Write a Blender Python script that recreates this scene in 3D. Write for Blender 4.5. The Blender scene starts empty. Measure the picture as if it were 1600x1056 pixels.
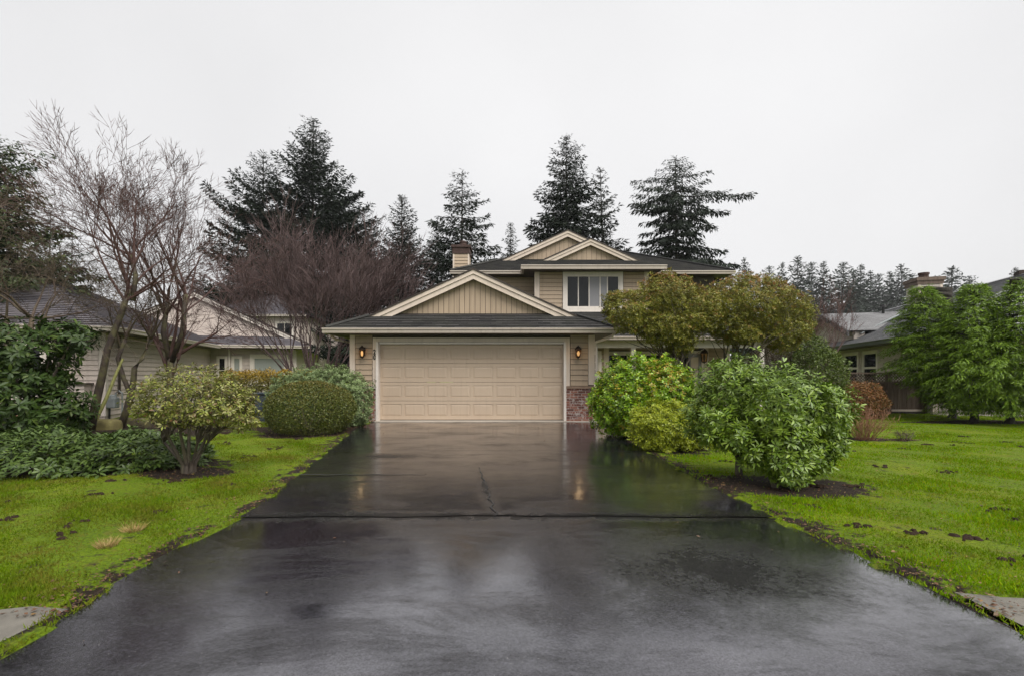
import bpy, math, random
import numpy as np
from mathutils import Matrix, Vector
R = math.radians
scene = bpy.context.scene
COL = scene.collection

# ------------------------------------------------------------------ camera, sky, sun, exposure
CAM_H, F_PX, HOR, CX = 1.25, 760.0, 585.0, 800.0       # eye height; focal length and horizon in photo pixels
cam_d = bpy.data.cameras.new('camera')
cam_d.sensor_width = 36.0
cam_d.lens = 36.0 * F_PX / 1600.0
cam_d.shift_y = (HOR - 528.0) / 1600.0
cam_d.clip_end = 2000.0
cam_d.clip_start = 0.05
cam = bpy.data.objects.new('camera', cam_d)
cam.location = (0, 0, CAM_H)
cam.rotation_euler = (R(90), 0, 0)
COL.objects.link(cam)
scene.camera = cam

SUN_EL, SUN_AZ = R(56), R(138)          # soft high light from behind the camera, a little to the right
world = bpy.data.worlds.new('World'); scene.world = world
world.use_nodes = True
wt = world.node_tree; wt.nodes.clear()
wo = wt.nodes.new('ShaderNodeOutputWorld'); bg = wt.nodes.new('ShaderNodeBackground')
sky = wt.nodes.new('ShaderNodeTexSky'); sky.sky_type = 'NISHITA'; sky.sun_disc = False
sky.sun_elevation = SUN_EL; sky.sun_rotation = SUN_AZ; sky.dust_density = 4.0; sky.air_density = 1.0
wmix = wt.nodes.new('ShaderNodeMix'); wmix.data_type = 'RGBA'
wmix.inputs[0].default_value = 0.97
wn = wt.nodes.new('ShaderNodeTexNoise'); wn.inputs['Scale'].default_value = 0.9; wn.inputs['Detail'].default_value = 4
wr = wt.nodes.new('ShaderNodeValToRGB')
wr.color_ramp.elements[0].position = 0.3; wr.color_ramp.elements[0].color = (4.0, 3.98, 4.01, 1)
wr.color_ramp.elements[1].position = 0.7; wr.color_ramp.elements[1].color = (5.1, 5.07, 5.1, 1)
wt.links.new(wn.outputs['Fac'], wr.inputs['Fac'])
wt.links.new(sky.outputs[0], wmix.inputs[6]); wt.links.new(wr.outputs[0], wmix.inputs[7])
wt.links.new(wmix.outputs[2], bg.inputs['Color']); bg.inputs['Strength'].default_value = 0.055
wt.links.new(bg.outputs[0], wo.inputs['Surface'])

sun_d = bpy.data.lights.new('sun', 'SUN'); sun_d.energy = 1.5; sun_d.angle = R(55); sun_d.color = (1, 0.965, 0.91)
sun = bpy.data.objects.new('sun', sun_d); COL.objects.link(sun); sun.location = (-5, -8, 30)
_sd = Vector((math.sin(SUN_AZ) * math.cos(SUN_EL), math.cos(SUN_AZ) * math.cos(SUN_EL), math.sin(SUN_EL)))
sun.rotation_euler = _sd.to_track_quat('Z', 'Y').to_euler()

vs = scene.view_settings
vs.view_transform = 'Standard'; vs.look = 'None'; vs.exposure = 1.75; vs.gamma = 1.0; vs.use_curve_mapping = False
scene.render.engine = 'CYCLES'
cy = scene.cycles
cy.use_denoising = True; cy.max_bounces = 7; cy.diffuse_bounces = 3; cy.glossy_bounces = 3
cy.transmission_bounces = 3; cy.volume_bounces = 0; cy.transparent_max_bounces = 6; cy.sample_clamp_indirect = 4.0

# ------------------------------------------------------------------ helpers
def PX(px, Y): return (px - CX) * Y / F_PX
def PZ(py, Y): return CAM_H - (py - HOR) * Y / F_PX
def GY(py): return CAM_H * F_PX / (py - HOR)          # distance of a ground point seen at height py

def Wm(o):
    m = o.matrix_basis.copy()
    if o.parent:
        m = Wm(o.parent) @ o.matrix_parent_inverse @ m
    return m

def tag(o, label=None, cat=None, group=None, kind=None):
    if label: o['label'] = label
    if cat: o['category'] = cat
    if group: o['group'] = group
    if kind: o['kind'] = kind
    return o

def thing(name, label, cat, loc=(0, 0, 0), rz=0.0, group=None, kind=None):
    o = bpy.data.objects.new(name, None); COL.objects.link(o)
    o.empty_display_size = 0.2
    o.location = loc; o.rotation_euler = (0, 0, rz)
    return tag(o, label, cat, group, kind)

def link(name, me, mat=None, parent=None, local=False):
    o = bpy.data.objects.new(name, me); COL.objects.link(o)
    if mat is not None and not me.materials: me.materials.append(mat)
    if parent is not None:
        o.parent = parent
        if not local: o.matrix_parent_inverse = Wm(parent).inverted()
    return o

def mesh_np(name, V, F, uv=None, attrs=None, smooth=False):
    V = np.asarray(V, dtype=np.float32); F = np.asarray(F, dtype=np.int32)
    me = bpy.data.meshes.new(name)
    n, k = F.shape
    me.vertices.add(len(V)); me.vertices.foreach_set('co', V.ravel())
    me.loops.add(n * k); me.loops.foreach_set('vertex_index', F.ravel())
    me.polygons.add(n)
    me.polygons.foreach_set('loop_start', np.arange(0, n * k, k, dtype=np.int32))
    me.update(calc_edges=True)
    if smooth: me.polygons.foreach_set('use_smooth', np.ones(n, dtype=bool))
    if uv is not None:
        l = me.uv_layers.new(name='UVMap'); l.data.foreach_set('uv', np.asarray(uv, np.float32).ravel())
    if attrs:
        for an, av in attrs.items():
            a = me.attributes.new(an, 'FLOAT', 'POINT'); a.data.foreach_set('value', np.asarray(av, np.float32))
    return me

class MB:
    """collects shapes of ONE part"""
    def __init__(s): s.v = []; s.f = []; s.uv = {}
    def add(s, vs, fs):
        b = len(s.v); s.v += [tuple(p) for p in vs]; s.f += [tuple(b + i for i in f) for f in fs]
    def box(s, x0, x1, y0, y1, z0, z1):
        s.add([(x0,y0,z0),(x1,y0,z0),(x1,y1,z0),(x0,y1,z0),(x0,y0,z1),(x1,y0,z1),(x1,y1,z1),(x0,y1,z1)],
              [(0,3,2,1),(4,5,6,7),(0,1,5,4),(1,2,6,5),(2,3,7,6),(3,0,4,7)]); return s
    def hexa(s, p):   # 8 points, same order as box
        s.add(p, [(0,3,2,1),(4,5,6,7),(0,1,5,4),(1,2,6,5),(2,3,7,6),(3,0,4,7)]); return s
    def prism(s, poly, axis, a0, a1):
        """poly in the two other axes, swept along axis from a0 to a1"""
        n = len(poly)
        def P(u, v, a): return {'x': (a, u, v), 'y': (u, a, v), 'z': (u, v, a)}[axis]
        vs = [P(u, v, a0) for u, v in poly] + [P(u, v, a1) for u, v in poly]
        fs = [tuple(range(n - 1, -1, -1)), tuple(range(n, 2 * n))] + [(i, (i + 1) % n, n + (i + 1) % n, n + i) for i in range(n)]
        s.add(vs, fs); return s
    def tube(s, pts, rad, k=6, cap=True):
        pts = [Vector(p) for p in pts]
        if not hasattr(rad, '__len__'): rad = [rad] * len(pts)
        b = len(s.v)
        for i, p in enumerate(pts):
            d = (pts[min(i + 1, len(pts) - 1)] - pts[max(i - 1, 0)]).normalized()
            a = d.cross(Vector((0, 0, 1)) if abs(d.z) < 0.9 else Vector((1, 0, 0))).normalized(); c = d.cross(a)
            for j in range(k):
                t = 2 * math.pi * j / k
                s.v.append(tuple(p + (a * math.cos(t) + c * math.sin(t)) * rad[i]))
        for i in range(len(pts) - 1):
            for j in range(k):
                q = (j + 1) % k
                s.f.append((b + i * k + j, b + i * k + q, b + (i + 1) * k + q, b + (i + 1) * k + j))
        if cap:
            s.f.append(tuple(b + j for j in range(k - 1, -1, -1)))
            s.f.append(tuple(b + (len(pts) - 1) * k + j for j in range(k)))
        return s
    def lathe(s, c, prof, k=12):
        b = len(s.v)
        for r, z in prof:
            for j in range(k):
                t = 2 * math.pi * j / k; s.v.append((c[0] + r * math.cos(t), c[1] + r * math.sin(t), c[2] + z))
        for i in range(len(prof) - 1):
            for j in range(k):
                q = (j + 1) % k; s.f.append((b + i*k + j, b + i*k + q, b + (i+1)*k + q, b + (i+1)*k + j))
        s.f.append(tuple(b + j for j in range(k - 1, -1, -1))); s.f.append(tuple(b + (len(prof)-1)*k + j for j in range(k)))
        return s
    def build(s, name, mat, parent=None, local=False, bevel=0.0, smooth=False):
        me = bpy.data.meshes.new(name); me.from_pydata(s.v, [], s.f); me.update()
        if smooth: me.polygons.foreach_set('use_smooth', np.ones(len(me.polygons), dtype=bool))
        o = link(name, me, mat, parent, local)
        if bevel:
            m = o.modifiers.new('bevel', 'BEVEL'); m.width = bevel; m.segments = 2; m.limit_method = 'ANGLE'
        return o

def box(name, mat, parent, x0, x1, y0, y1, z0, z1, local=False, bevel=0.0):
    return MB().box(min(x0,x1), max(x0,x1), min(y0,y1), max(y0,y1), min(z0,z1), max(z0,z1)).build(name, mat, parent, local, bevel)

# ------------------------------------------------------------------ materials
class Nt:
    def __init__(s, name):
        s.m = bpy.data.materials.new(name); s.m.use_nodes = True; s.t = s.m.node_tree; s.t.nodes.clear()
        s.out = s.t.nodes.new('ShaderNodeOutputMaterial')
        s.co = s.t.nodes.new('ShaderNodeTexCoord')
    def n(s, typ, props=None, **inp):
        nd = s.t.nodes.new(typ)
        for k, v in (props or {}).items(): setattr(nd, k, v)
        for k, v in inp.items():
            k = k.replace('_', ' ')
            if isinstance(v, bpy.types.NodeSocket): s.t.links.new(v, nd.inputs[k])
            else: nd.inputs[k].default_value = v
        return nd
    def mix(s, a, b, fac, blend='MIX'):
        nd = s.t.nodes.new('ShaderNodeMix'); nd.data_type = 'RGBA'; nd.blend_type = blend
        for i, v in ((0, fac), (6, a), (7, b)):
            if isinstance(v, bpy.types.NodeSocket): s.t.links.new(v, nd.inputs[i])
            else: nd.inputs[i].default_value = v if i == 0 else (tuple(v) + (1,))[:4]
        return nd.outputs[2]
    def math(s, op, a, b=0.0, c=None, clamp=False):
        nd = s.t.nodes.new('ShaderNodeMath'); nd.operation = op; nd.use_clamp = clamp
        for i, v in enumerate((a, b) if c is None else (a, b, c)):
            if isinstance(v, bpy.types.NodeSocket): s.t.links.new(v, nd.inputs[i])
            else: nd.inputs[i].default_value = v
        return nd.outputs[0]
    def noise(s, scale, detail=4, rough=0.55, vec=None, dist=0.0):
        return s.n('ShaderNodeTexNoise', None, Scale=scale, Detail=detail, Roughness=rough, Distortion=dist,
                   Vector=vec if vec is not None else s.co.outputs['Object']).outputs['Fac']
    def ramp(s, fac, stops, interp='LINEAR'):
        nd = s.t.nodes.new('ShaderNodeValToRGB'); s.t.links.new(fac, nd.inputs['Fac']); cr = nd.color_ramp
        cr.interpolation = interp
        while len(cr.elements) < len(stops): cr.elements.new(0.5)
        for e, (p, c) in zip(cr.elements, stops):
            e.position = p; e.color = (tuple(c) + (1,))[:4] if hasattr(c, '__len__') else (c, c, c, 1)
        return nd.outputs['Color']
    def scaled(s, v): 
        nd = s.t.nodes.new('ShaderNodeMapping'); s.t.links.new(s.co.outputs['Object'], nd.inputs['Vector'])
        nd.inputs['Scale'].default_value = v; return nd.outputs[0]
    def bump(s, h, strength, dist=0.01, normal=None):
        nd = s.n('ShaderNodeBump', None, Height=h, Strength=strength, Distance=dist)
        if normal is not None: s.t.links.new(normal, nd.inputs['Normal'])
        return nd.outputs[0]
    def principled(s, **inp):
        p = s.n('ShaderNodeBsdfPrincipled', None, **inp); s.t.links.new(p.outputs[0], s.out.inputs['Surface']); return p

def c4(c): return (c[0], c[1], c[2], 1.0)

def surf(name, c1, c2, scale=3.0, rough=0.6, rvar=0.12, bump=0.0, bscale=60.0, objvar=0.0, stretch=(1, 1, 1), spec=0.4, streak=0.0, metal=0.0):
    t = Nt(name)
    v = t.scaled(stretch)
    n1 = t.noise(scale, 5, 0.6, v)
    col = t.ramp(n1, [(0.3, c1), (0.7, c2)])
    if streak:
        sv = t.scaled((9, 9, 0.7)); n3 = t.noise(1.6, 4, 0.6, sv)
        col = t.mix(col, tuple(x * (1 - streak) for x in c1), t.math('MULTIPLY', t.ramp(n3, [(0.5, 0.0), (0.75, 1.0)]), 0.8))
    if objvar:
        oi = t.n('ShaderNodeObjectInfo')
        k = t.math('ADD', t.math('MULTIPLY', oi.outputs['Random'], 2 * objvar), 1 - objvar)
        hs = t.n('ShaderNodeHueSaturation', None, Color=col, Value=k); col = hs.outputs[0]
    n2 = t.noise(scale * 4, 4)
    rg = t.math('ADD', t.math('MULTIPLY', n2, 2 * rvar), rough - rvar)
    kw = dict(Base_Color=col, Roughness=rg, Metallic=metal)
    if bump:
        kw['Normal'] = t.bump(t.noise(bscale, 4, 0.6, v), bump)
    p = t.principled(**kw); p.inputs['Specular IOR Level'].default_value = spec
    return t.m

def leafmat(name, cols, rough=0.4, trans=0.18, tip=None, spec=0.28):
    t = Nt(name)
    g = t.n('ShaderNodeNewGeometry'); oi = t.n('ShaderNodeObjectInfo')
    rnd = t.math('FRACT', t.math('ADD', g.outputs['Random Per Island'], oi.outputs['Random']))
    col = t.ramp(rnd, [(i / max(1, len(cols) - 1), c) for i, c in enumerate(cols)])
    big = t.noise(1.7, 3)
    hs = t.n('ShaderNodeHueSaturation', None, Color=col, Value=t.math('ADD', t.math('MULTIPLY', big, 0.7), 0.65)); col = hs.outputs[0]
    if tip is not None:
        at = t.n('ShaderNodeAttribute', {'attribute_name': 'tip'})
        col = t.mix(col, tip, at.outputs['Fac'])
    p = t.n('ShaderNodeBsdfPrincipled', None, Base_Color=col, Roughness=rough); p.inputs['Specular IOR Level'].default_value = spec
    tr = t.n('ShaderNodeBsdfTranslucent', None, Color=col)
    mx = t.n('ShaderNodeMixShader', None, Fac=trans); t.t.links.new(p.outputs[0], mx.inputs[1]); t.t.links.new(tr.outputs[0], mx.inputs[2])
    t.t.links.new(mx.outputs[0], t.out.inputs['Surface'])
    return t.m

def bark(name, c1, c2, moss=None, amt=0.5):
    t = Nt(name)
    col = t.ramp(t.noise(9, 5, 0.6, t.scaled((3, 3, 0.8))), [(0.3, c1), (0.7, c2)])
    if moss is not None:
        col = t.mix(col, moss, t.math('MULTIPLY', t.ramp(t.noise(5, 4), [(0.45, 0.0), (0.62, 1.0)]), amt))
    t.principled(Base_Color=col, Roughness=0.75, Normal=t.bump(t.noise(30, 4, 0.6, t.scaled((2, 2, 0.6))), 0.5))
    return t.m

def shingle_mat(name, c1, c2, c3, wet=0.45):
    t = Nt(name)
    b = t.n('ShaderNodeTexBrick', {'offset': 0.37, 'squash': 1.0}, Vector=t.co.outputs['UV'], Scale=1.0, Color1=c4(c1), Color2=c4(c2),
            Mortar=c4(tuple(x * 0.35 for x in c1)), Mortar_Size=0.006, Bias=0.0, Brick_Width=0.31, Row_Height=0.145)
    col = t.mix(b.outputs['Color'], c3, t.math('MULTIPLY', t.ramp(t.noise(1.3, 5), [(0.42, 0.0), (0.68, 1.0)]), 0.6))
    col = t.mix(col, (0.02, 0.02, 0.02), t.math('MULTIPLY', t.ramp(t.noise(60, 3), [(0.45, 0.0), (0.7, 1.0)]), 0.4))
    rg = t.math('ADD', t.math('MULTIPLY', t.noise(3, 4), 0.25), wet)
    t.principled(Base_Color=col, Roughness=rg, Normal=t.bump(t.noise(90, 3), 0.5)).inputs['Specular IOR Level'].default_value = 0.3
    return t.m

def emit(name, col, st):
    t = Nt(name); e = t.n('ShaderNodeEmission', None, Color=c4(col), Strength=st); t.t.links.new(e.outputs[0], t.out.inputs['Surface']); return t.m

MT = {}
MT['siding'] = surf('siding_tan', (0.37, 0.285, 0.20), (0.43, 0.33, 0.235), 2.5, 0.55, objvar=0.05, bump=0.12, bscale=30, stretch=(0.4, 1, 6), streak=0.12)
MT['plank_v'] = surf('plank_tan', (0.38, 0.29, 0.205), (0.43, 0.33, 0.235), 2.5, 0.55, objvar=0.04, bump=0.12, bscale=30, stretch=(6, 1, 0.5), streak=0.14)
MT['trim'] = surf('trim_cream', (0.60, 0.505, 0.425), (0.68, 0.58, 0.49), 2.0, 0.45, bump=0.05, streak=0.10)
MT['trim_w'] = surf('trim_white', (0.66, 0.60, 0.545), (0.74, 0.68, 0.62), 2.0, 0.42, bump=0.04, streak=0.07)
MT['gutter'] = surf('gutter_paint', (0.46, 0.40, 0.345), (0.54, 0.47, 0.41), 1.5, 0.35, streak=0.16)
MT['door'] = surf('garage_door_paint', (0.48, 0.375, 0.28), (0.52, 0.41, 0.305), 1.2, 0.42, bump=0.04, bscale=90, streak=0.07)
MT['soffit'] = surf('soffit', (0.06, 0.047, 0.036), (0.085, 0.067, 0.05), 2.0, 0.6)  # darkened to add eave shade; behind planks it draws the lap shadow lines
MT['shingle'] = shingle_mat('shingle_charcoal', (0.016, 0.0155, 0.016), (0.062, 0.058, 0.058), (0.036, 0.036, 0.028), 0.55)
MT['shingle_b'] = shingle_mat('shingle_grey', (0.27, 0.27, 0.28), (0.37, 0.37, 0.38), (0.31, 0.31, 0.32), 0.25)  # base colour raised to stand in for sky reflected off wet shingles
MT['shingle_c'] = shingle_mat('shingle_lilac_grey', (0.09, 0.082, 0.097), (0.15, 0.137, 0.155), (0.12, 0.105, 0.105), 0.4)
MT['dark_edge'] = surf('drip_edge', (0.03, 0.022, 0.018), (0.045, 0.032, 0.026), 3, 0.5)
MT['brick'] = None
MT['brown_brick'] = surf('chimney_brick', (0.035, 0.019, 0.015), (0.07, 0.036, 0.029), 14, 0.75, bump=0.5, bscale=40)
MT['pink_siding'] = surf('siding_pinkish', (0.50, 0.43, 0.385), (0.57, 0.49, 0.44), 2.0, 0.55, objvar=0.05, stretch=(0.4, 1, 6), streak=0.12)
MT['pink_trim'] = surf('trim_pinkish', (0.56, 0.50, 0.45), (0.64, 0.57, 0.52), 2.0, 0.5, streak=0.1)
MT['grey_siding'] = surf('siding_pale', (0.44, 0.39, 0.34), (0.52, 0.46, 0.41), 2.0, 0.55, objvar=0.05, streak=0.14)
MT['slate_trim'] = surf('fascia_slate', (0.075, 0.082, 0.085), (0.11, 0.118, 0.12), 2.0, 0.4)
MT['fence'] = surf('weathered_fence', (0.10, 0.07, 0.053), (0.19, 0.14, 0.11), 3.0, 0.75, objvar=0.18, bump=0.4, bscale=20, stretch=(8, 8, 0.6), streak=0.3)
MT['concrete'] = surf('concrete_walk', (0.10, 0.092, 0.078), (0.17, 0.157, 0.135), 5.0, 0.7, bump=0.5, bscale=120)
MT['sill'] = surf('concrete_sill', (0.34, 0.30, 0.255), (0.44, 0.395, 0.34), 4.0, 0.55, bump=0.2, bscale=80)
MT['dark_metal'] = surf('dark_bronze', (0.03, 0.02, 0.015), (0.055, 0.038, 0.03), 20, 0.45, metal=0.4)
MT['black'] = surf('black_metal', (0.012, 0.012, 0.012), (0.02, 0.02, 0.02), 20, 0.4)
MT['bin'] = surf('bin_plastic', (0.03, 0.04, 0.055), (0.045, 0.055, 0.07), 6, 0.45)
MT['stone_moss'] = surf('mossy_stone', (0.09, 0.075, 0.03), (0.16, 0.14, 0.05), 7, 0.85, bump=0.6, bscale=25)
MT['meter'] = surf('meter_grey', (0.16, 0.18, 0.18), (0.22, 0.24, 0.24), 5, 0.5)
MT['bark_dark'] = bark('bark_dark', (0.018, 0.014, 0.011), (0.05, 0.04, 0.032))
MT['bark_moss'] = bark('bark_mossy', (0.022, 0.015, 0.011), (0.065, 0.045, 0.034), (0.11, 0.105, 0.035), 0.6)
MT['bark_rhodo'] = bark('bark_rhododendron', (0.035, 0.026, 0.02), (0.09, 0.07, 0.052), (0.10, 0.10, 0.03), 0.3)
MT['twig_red'] = bark('twig_red_brown', (0.05, 0.022, 0.018), (0.095, 0.048, 0.04))
MT['twig_purple'] = bark('twig_purple', (0.05, 0.029, 0.028), (0.10, 0.063, 0.06))
MT['twig_brown'] = bark('twig_brown', (0.045, 0.028, 0.02), (0.10, 0.068, 0.048), (0.10, 0.09, 0.035), 0.4)
MT['twig_rust'] = bark('twig_rust', (0.17, 0.075, 0.04), (0.28, 0.14, 0.08))
MT['lime_branch'] = bark('lichen_branch', (0.16, 0.16, 0.05), (0.30, 0.30, 0.10))

def glass_mat(name, base, rough=0.04):
    t = Nt(name)
    n = t.noise(0.9, 2)
    p = t.principled(Base_Color=c4(base), Roughness=rough, Normal=t.bump(n, 0.03, 0.05)); p.inputs['IOR'].default_value = 1.38
    return t.m
MT['glass'] = glass_mat('window_glass', (0.012, 0.013, 0.014))
MT['glass_blind'] = glass_mat('window_glass_blind', (0.30, 0.32, 0.30), 0.15)
MT['glass_pale'] = glass_mat('window_glass_pale', (0.22, 0.22, 0.23), 0.1)

def brick_mat():
    t = Nt('brick_red_white')
    g = t.n('ShaderNodeNewGeometry')
    col = t.ramp(g.outputs['Random Per Island'], [(0.0, (0.12, 0.045, 0.032)), (0.3, (0.21, 0.075, 0.05)), (0.6, (0.15, 0.055, 0.04)), (0.8, (0.26, 0.11, 0.075)), (1.0, (0.40, 0.33, 0.29))], 'CONSTANT')
    col = t.mix(col, (0.5, 0.45, 0.42), t.math('MULTIPLY', t.ramp(t.noise(16, 4), [(0.53, 0.0), (0.63, 1.0)]), 0.7))
    t.principled(Base_Color=col, Roughness=0.7, Normal=t.bump(t.noise(70, 4), 0.5)); return t.m
MT['brick'] = brick_mat()
MT['mortar'] = surf('mortar', (0.40, 0.36, 0.33), (0.55, 0.5, 0.46), 20, 0.85, bump=0.4)

# foliage
MT['fir'] = leafmat('fir_needles', [(0.008, 0.014, 0.009), (0.014, 0.022, 0.013), (0.011, 0.018, 0.012), (0.022, 0.03, 0.017)], 0.7, 0.03, spec=0.15)
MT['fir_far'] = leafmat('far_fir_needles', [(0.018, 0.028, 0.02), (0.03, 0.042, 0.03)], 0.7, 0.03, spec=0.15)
MT['hemlock'] = leafmat('hemlock_needles', [(0.02, 0.034, 0.012), (0.04, 0.06, 0.016), (0.03, 0.042, 0.018), (0.065, 0.08, 0.02)], 0.5, 0.1)
MT['cedar'] = leafmat('cedar_sprays', [(0.06, 0.12, 0.008), (0.13, 0.22, 0.012), (0.19, 0.30, 0.016), (0.09, 0.16, 0.010)], 0.45, 0.2)
MT['rhodo'] = leafmat('rhododendron_leaf', [(0.055, 0.105, 0.007), (0.10, 0.17, 0.011), (0.145, 0.225, 0.016), (0.08, 0.135, 0.010), (0.21, 0.29, 0.035)], 0.34, 0.07, spec=0.36)
MT['rhodo_dark'] = leafmat('dark_rhododendron_leaf', [(0.018, 0.036, 0.008), (0.032, 0.058, 0.010), (0.024, 0.046, 0.010), (0.06, 0.09, 0.015)], 0.42, 0.08, spec=0.22)
MT['laurel'] = leafmat('laurel_leaf', [(0.034, 0.062, 0.012), (0.052, 0.088, 0.016), (0.075, 0.115, 0.02), (0.04, 0.07, 0.014)], 0.36, 0.08, spec=0.32)
MT['azalea'] = leafmat('pieris_leaf', [(0.08, 0.10, 0.015), (0.15, 0.18, 0.025), (0.24, 0.26, 0.05), (0.10, 0.10, 0.02), (0.34, 0.34, 0.14), (0.11, 0.05, 0.02), (0.19, 0.22, 0.03)], 0.4, 0.15)
MT['box'] = leafmat('box_leaf', [(0.05, 0.07, 0.012), (0.085, 0.105, 0.018), (0.07, 0.085, 0.014), (0.13, 0.12, 0.025)], 0.42, 0.1, tip=(0.13, 0.10, 0.02))
MT['euonymus'] = leafmat('euonymus_leaf', [(0.08, 0.125, 0.04), (0.13, 0.18, 0.065), (0.20, 0.25, 0.11), (0.10, 0.15, 0.05)], 0.38, 0.1)
MT['hedge'] = leafmat('hedge_leaf', [(0.08, 0.085, 0.015), (0.12, 0.115, 0.02), (0.10, 0.09, 0.02)], 0.5, 0.1, tip=(0.38, 0.24, 0.025))
MT['lime'] = leafmat('lime_leaf', [(0.07, 0.15, 0.005), (0.14, 0.26, 0.007), (0.22, 0.36, 0.011), (0.10, 0.19, 0.006), (0.34, 0.40, 0.02)], 0.32, 0.16, tip=(0.33, 0.25, 0.03), spec=0.42)
MT['lime2'] = leafmat('yellow_green_leaf', [(0.13, 0.17, 0.008), (0.22, 0.27, 0.012), (0.30, 0.33, 0.018), (0.16, 0.20, 0.010)], 0.38, 0.16)
MT['redtip'] = leafmat('red_tip_leaf', [(0.11, 0.125, 0.014), (0.16, 0.175, 0.02), (0.21, 0.205, 0.028), (0.13, 0.14, 0.018), (0.26, 0.20, 0.03)], 0.42, 0.14, tip=(0.27, 0.085, 0.035))
MT['brownleaf'] = leafmat('bronze_leaf', [(0.13, 0.05, 0.018), (0.24, 0.10, 0.035), (0.32, 0.15, 0.06), (0.11, 0.08, 0.02), (0.19, 0.13, 0.04)], 0.5, 0.1)
MT['green_mid'] = leafmat('mid_green_leaf', [(0.055, 0.085, 0.015), (0.085, 0.125, 0.02), (0.12, 0.155, 0.03)], 0.42, 0.12)
MT['pink'] = leafmat('pink_petal', [(0.35, 0.03, 0.10), (0.5, 0.06, 0.17), (0.28, 0.02, 0.07)], 0.5, 0.2)
MT['litter'] = leafmat('fallen_leaf', [(0.07, 0.035, 0.02), (0.13, 0.06, 0.03), (0.05, 0.03, 0.02), (0.2, 0.12, 0.045), (0.04, 0.025, 0.018)], 0.55, 0.05)
def grass_mat():
    t = Nt('grass_blade'); g = t.n('ShaderNodeNewGeometry')
    col = t.ramp(g.outputs['Random Per Island'], [(0.0, (0.10, 0.21, 0.001)), (0.3, (0.14, 0.27, 0.002)), (0.6, (0.19, 0.33, 0.002)), (0.85, (0.25, 0.30, 0.005)), (1.0, (0.22, 0.17, 0.02))])
    col = t.mix(col, (0.10, 0.17, 0.004), t.math('MULTIPLY', t.ramp(t.noise(1.6, 5, 0.65), [(0.42, 0.0), (0.62, 1.0)]), 0.75))
    col = t.mix(col, (0.20, 0.16, 0.03), t.math('MULTIPLY', t.ramp(t.noise(3.3, 6, 0.7, None, 0.5), [(0.55, 0.0), (0.70, 1.0)]), 0.8))
    sep = t.n('ShaderNodeSeparateXYZ', None, Vector=t.co.outputs['Object'])
    left = t.ramp(sep.outputs[0], [(0.0, 1.0), (0.001, 0.0)])     # the left lawn is mossier and browner
    col = t.mix(col, t.mix((0.075, 0.125, 0.004), (0.13, 0.085, 0.025), t.ramp(t.noise(2.0, 6, 0.72), [(0.42, 0.0), (0.62, 1.0)])), t.math('MULTIPLY', left, 0.68))
    p = t.n('ShaderNodeBsdfPrincipled', None, Base_Color=col, Roughness=0.6); p.inputs['Specular IOR Level'].default_value = 0.05
    tr = t.n('ShaderNodeBsdfTranslucent', None, Color=col); mx = t.n('ShaderNodeMixShader', None, Fac=0.3)
    t.t.links.new(p.outputs[0], mx.inputs[1]); t.t.links.new(tr.outputs[0], mx.inputs[2]); t.t.links.new(mx.outputs[0], t.out.inputs['Surface'])
    return t.m
MT['grass'] = grass_mat()
MT['straw'] = leafmat('straw_blade', [(0.30, 0.22, 0.08), (0.38, 0.29, 0.12), (0.25, 0.13, 0.05), (0.20, 0.22, 0.05)], 0.55, 0.15)

# ------------------------------------------------------------------ the setting: ground, driveway, walk
EDGE_L = [(-6, -2.3), (2.13, -2.25), (2.97, -2.38), (3.52, -2.41), (4.22, -2.36), (5.3, -2.52), (6.55, -2.76), (8.48, -3.12), (11.4, -3.66), (12.9, -3.72)]
EDGE_R = [(-6, 2.5), (2.33, 2.45), (2.75, 2.46), (3.8, 2.32), (4.52, 2.29), (5.59, 2.22), (7.04, 2.22), (9.05, 2.2), (11.9, 2.28), (12.9, 2.30)]
eLy, eLx = np.array(EDGE_L).T; eRy, eRx = np.array(EDGE_R).T
def wob(y, s): return 0.018 * np.sin(y * 5.1 + s) + 0.012 * np.sin(y * 13.7 + 2 * s) + 0.008 * np.sin(y * 31.0 + 3 * s)
def edge_l(y): return np.interp(y, eLy, eLx) + wob(np.asarray(y), 1.0)
def edge_r(y): return np.interp(y, eRy, eRx) + wob(np.asarray(y), 2.6)

BEDS = [(3.05, 5.45, 0.92, 0.5), (2.75, 9.4, 0.75, 1.9), (2.6, 11.4, 0.5, 1.3), (-4.07, 6.1, 0.55, 0.33), (-5.6, 6.6, 1.7, 0.75), (-9.2, 10.6, 3.2, 1.7),
        (-4.4, 11.2, 1.6, 1.0), (-4.35, 10.1, 0.95, 0.6), (12.6, 12.7, 2.6, 0.55), (15, 12.0, 2.0, 0.6), (6.75, 9.35, 0.5, 0.25), (7.4, 9.2, 0.3, 0.13),
        (4.8, 12.4, 3.0, 1.6), (9.0, 14.2, 1.5, 0.8), (-12, 12, 3, 1.5), (-8.5, 8.2, 2.0, 1.2), (-6.5, 14, 2.5, 1.2)]
def soil_at(x, y):
    s = np.zeros_like(x)
    for bx, by, rx, ry in BEDS:
        d = np.sqrt(((x - bx) / rx) ** 2 + ((y - by) / ry) ** 2)
        s = np.maximum(s, np.clip((1.25 - d) / 0.45, 0, 1))
    el = np.interp(y, eLy, eLx); er = np.interp(y, eRy, eRx)
    wl = 0.10 + 0.10 * (0.5 + 0.5 * np.sin(y * 2.3)); wrr = 0.10 + 0.12 * (0.5 + 0.5 * np.sin(y * 1.9 + 1))
    inn = (y < 12.9) & (y > -6)
    s = np.where(inn & (x < el), np.maximum(s, 0.85 * np.clip(1 - (el - x) / (2.2 * wl), 0, 1)), s)
    s = np.where(inn & (x > er), np.maximum(s, 0.85 * np.clip(1 - (x - er) / (2.2 * wrr), 0, 1)), s)
    return s
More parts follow.
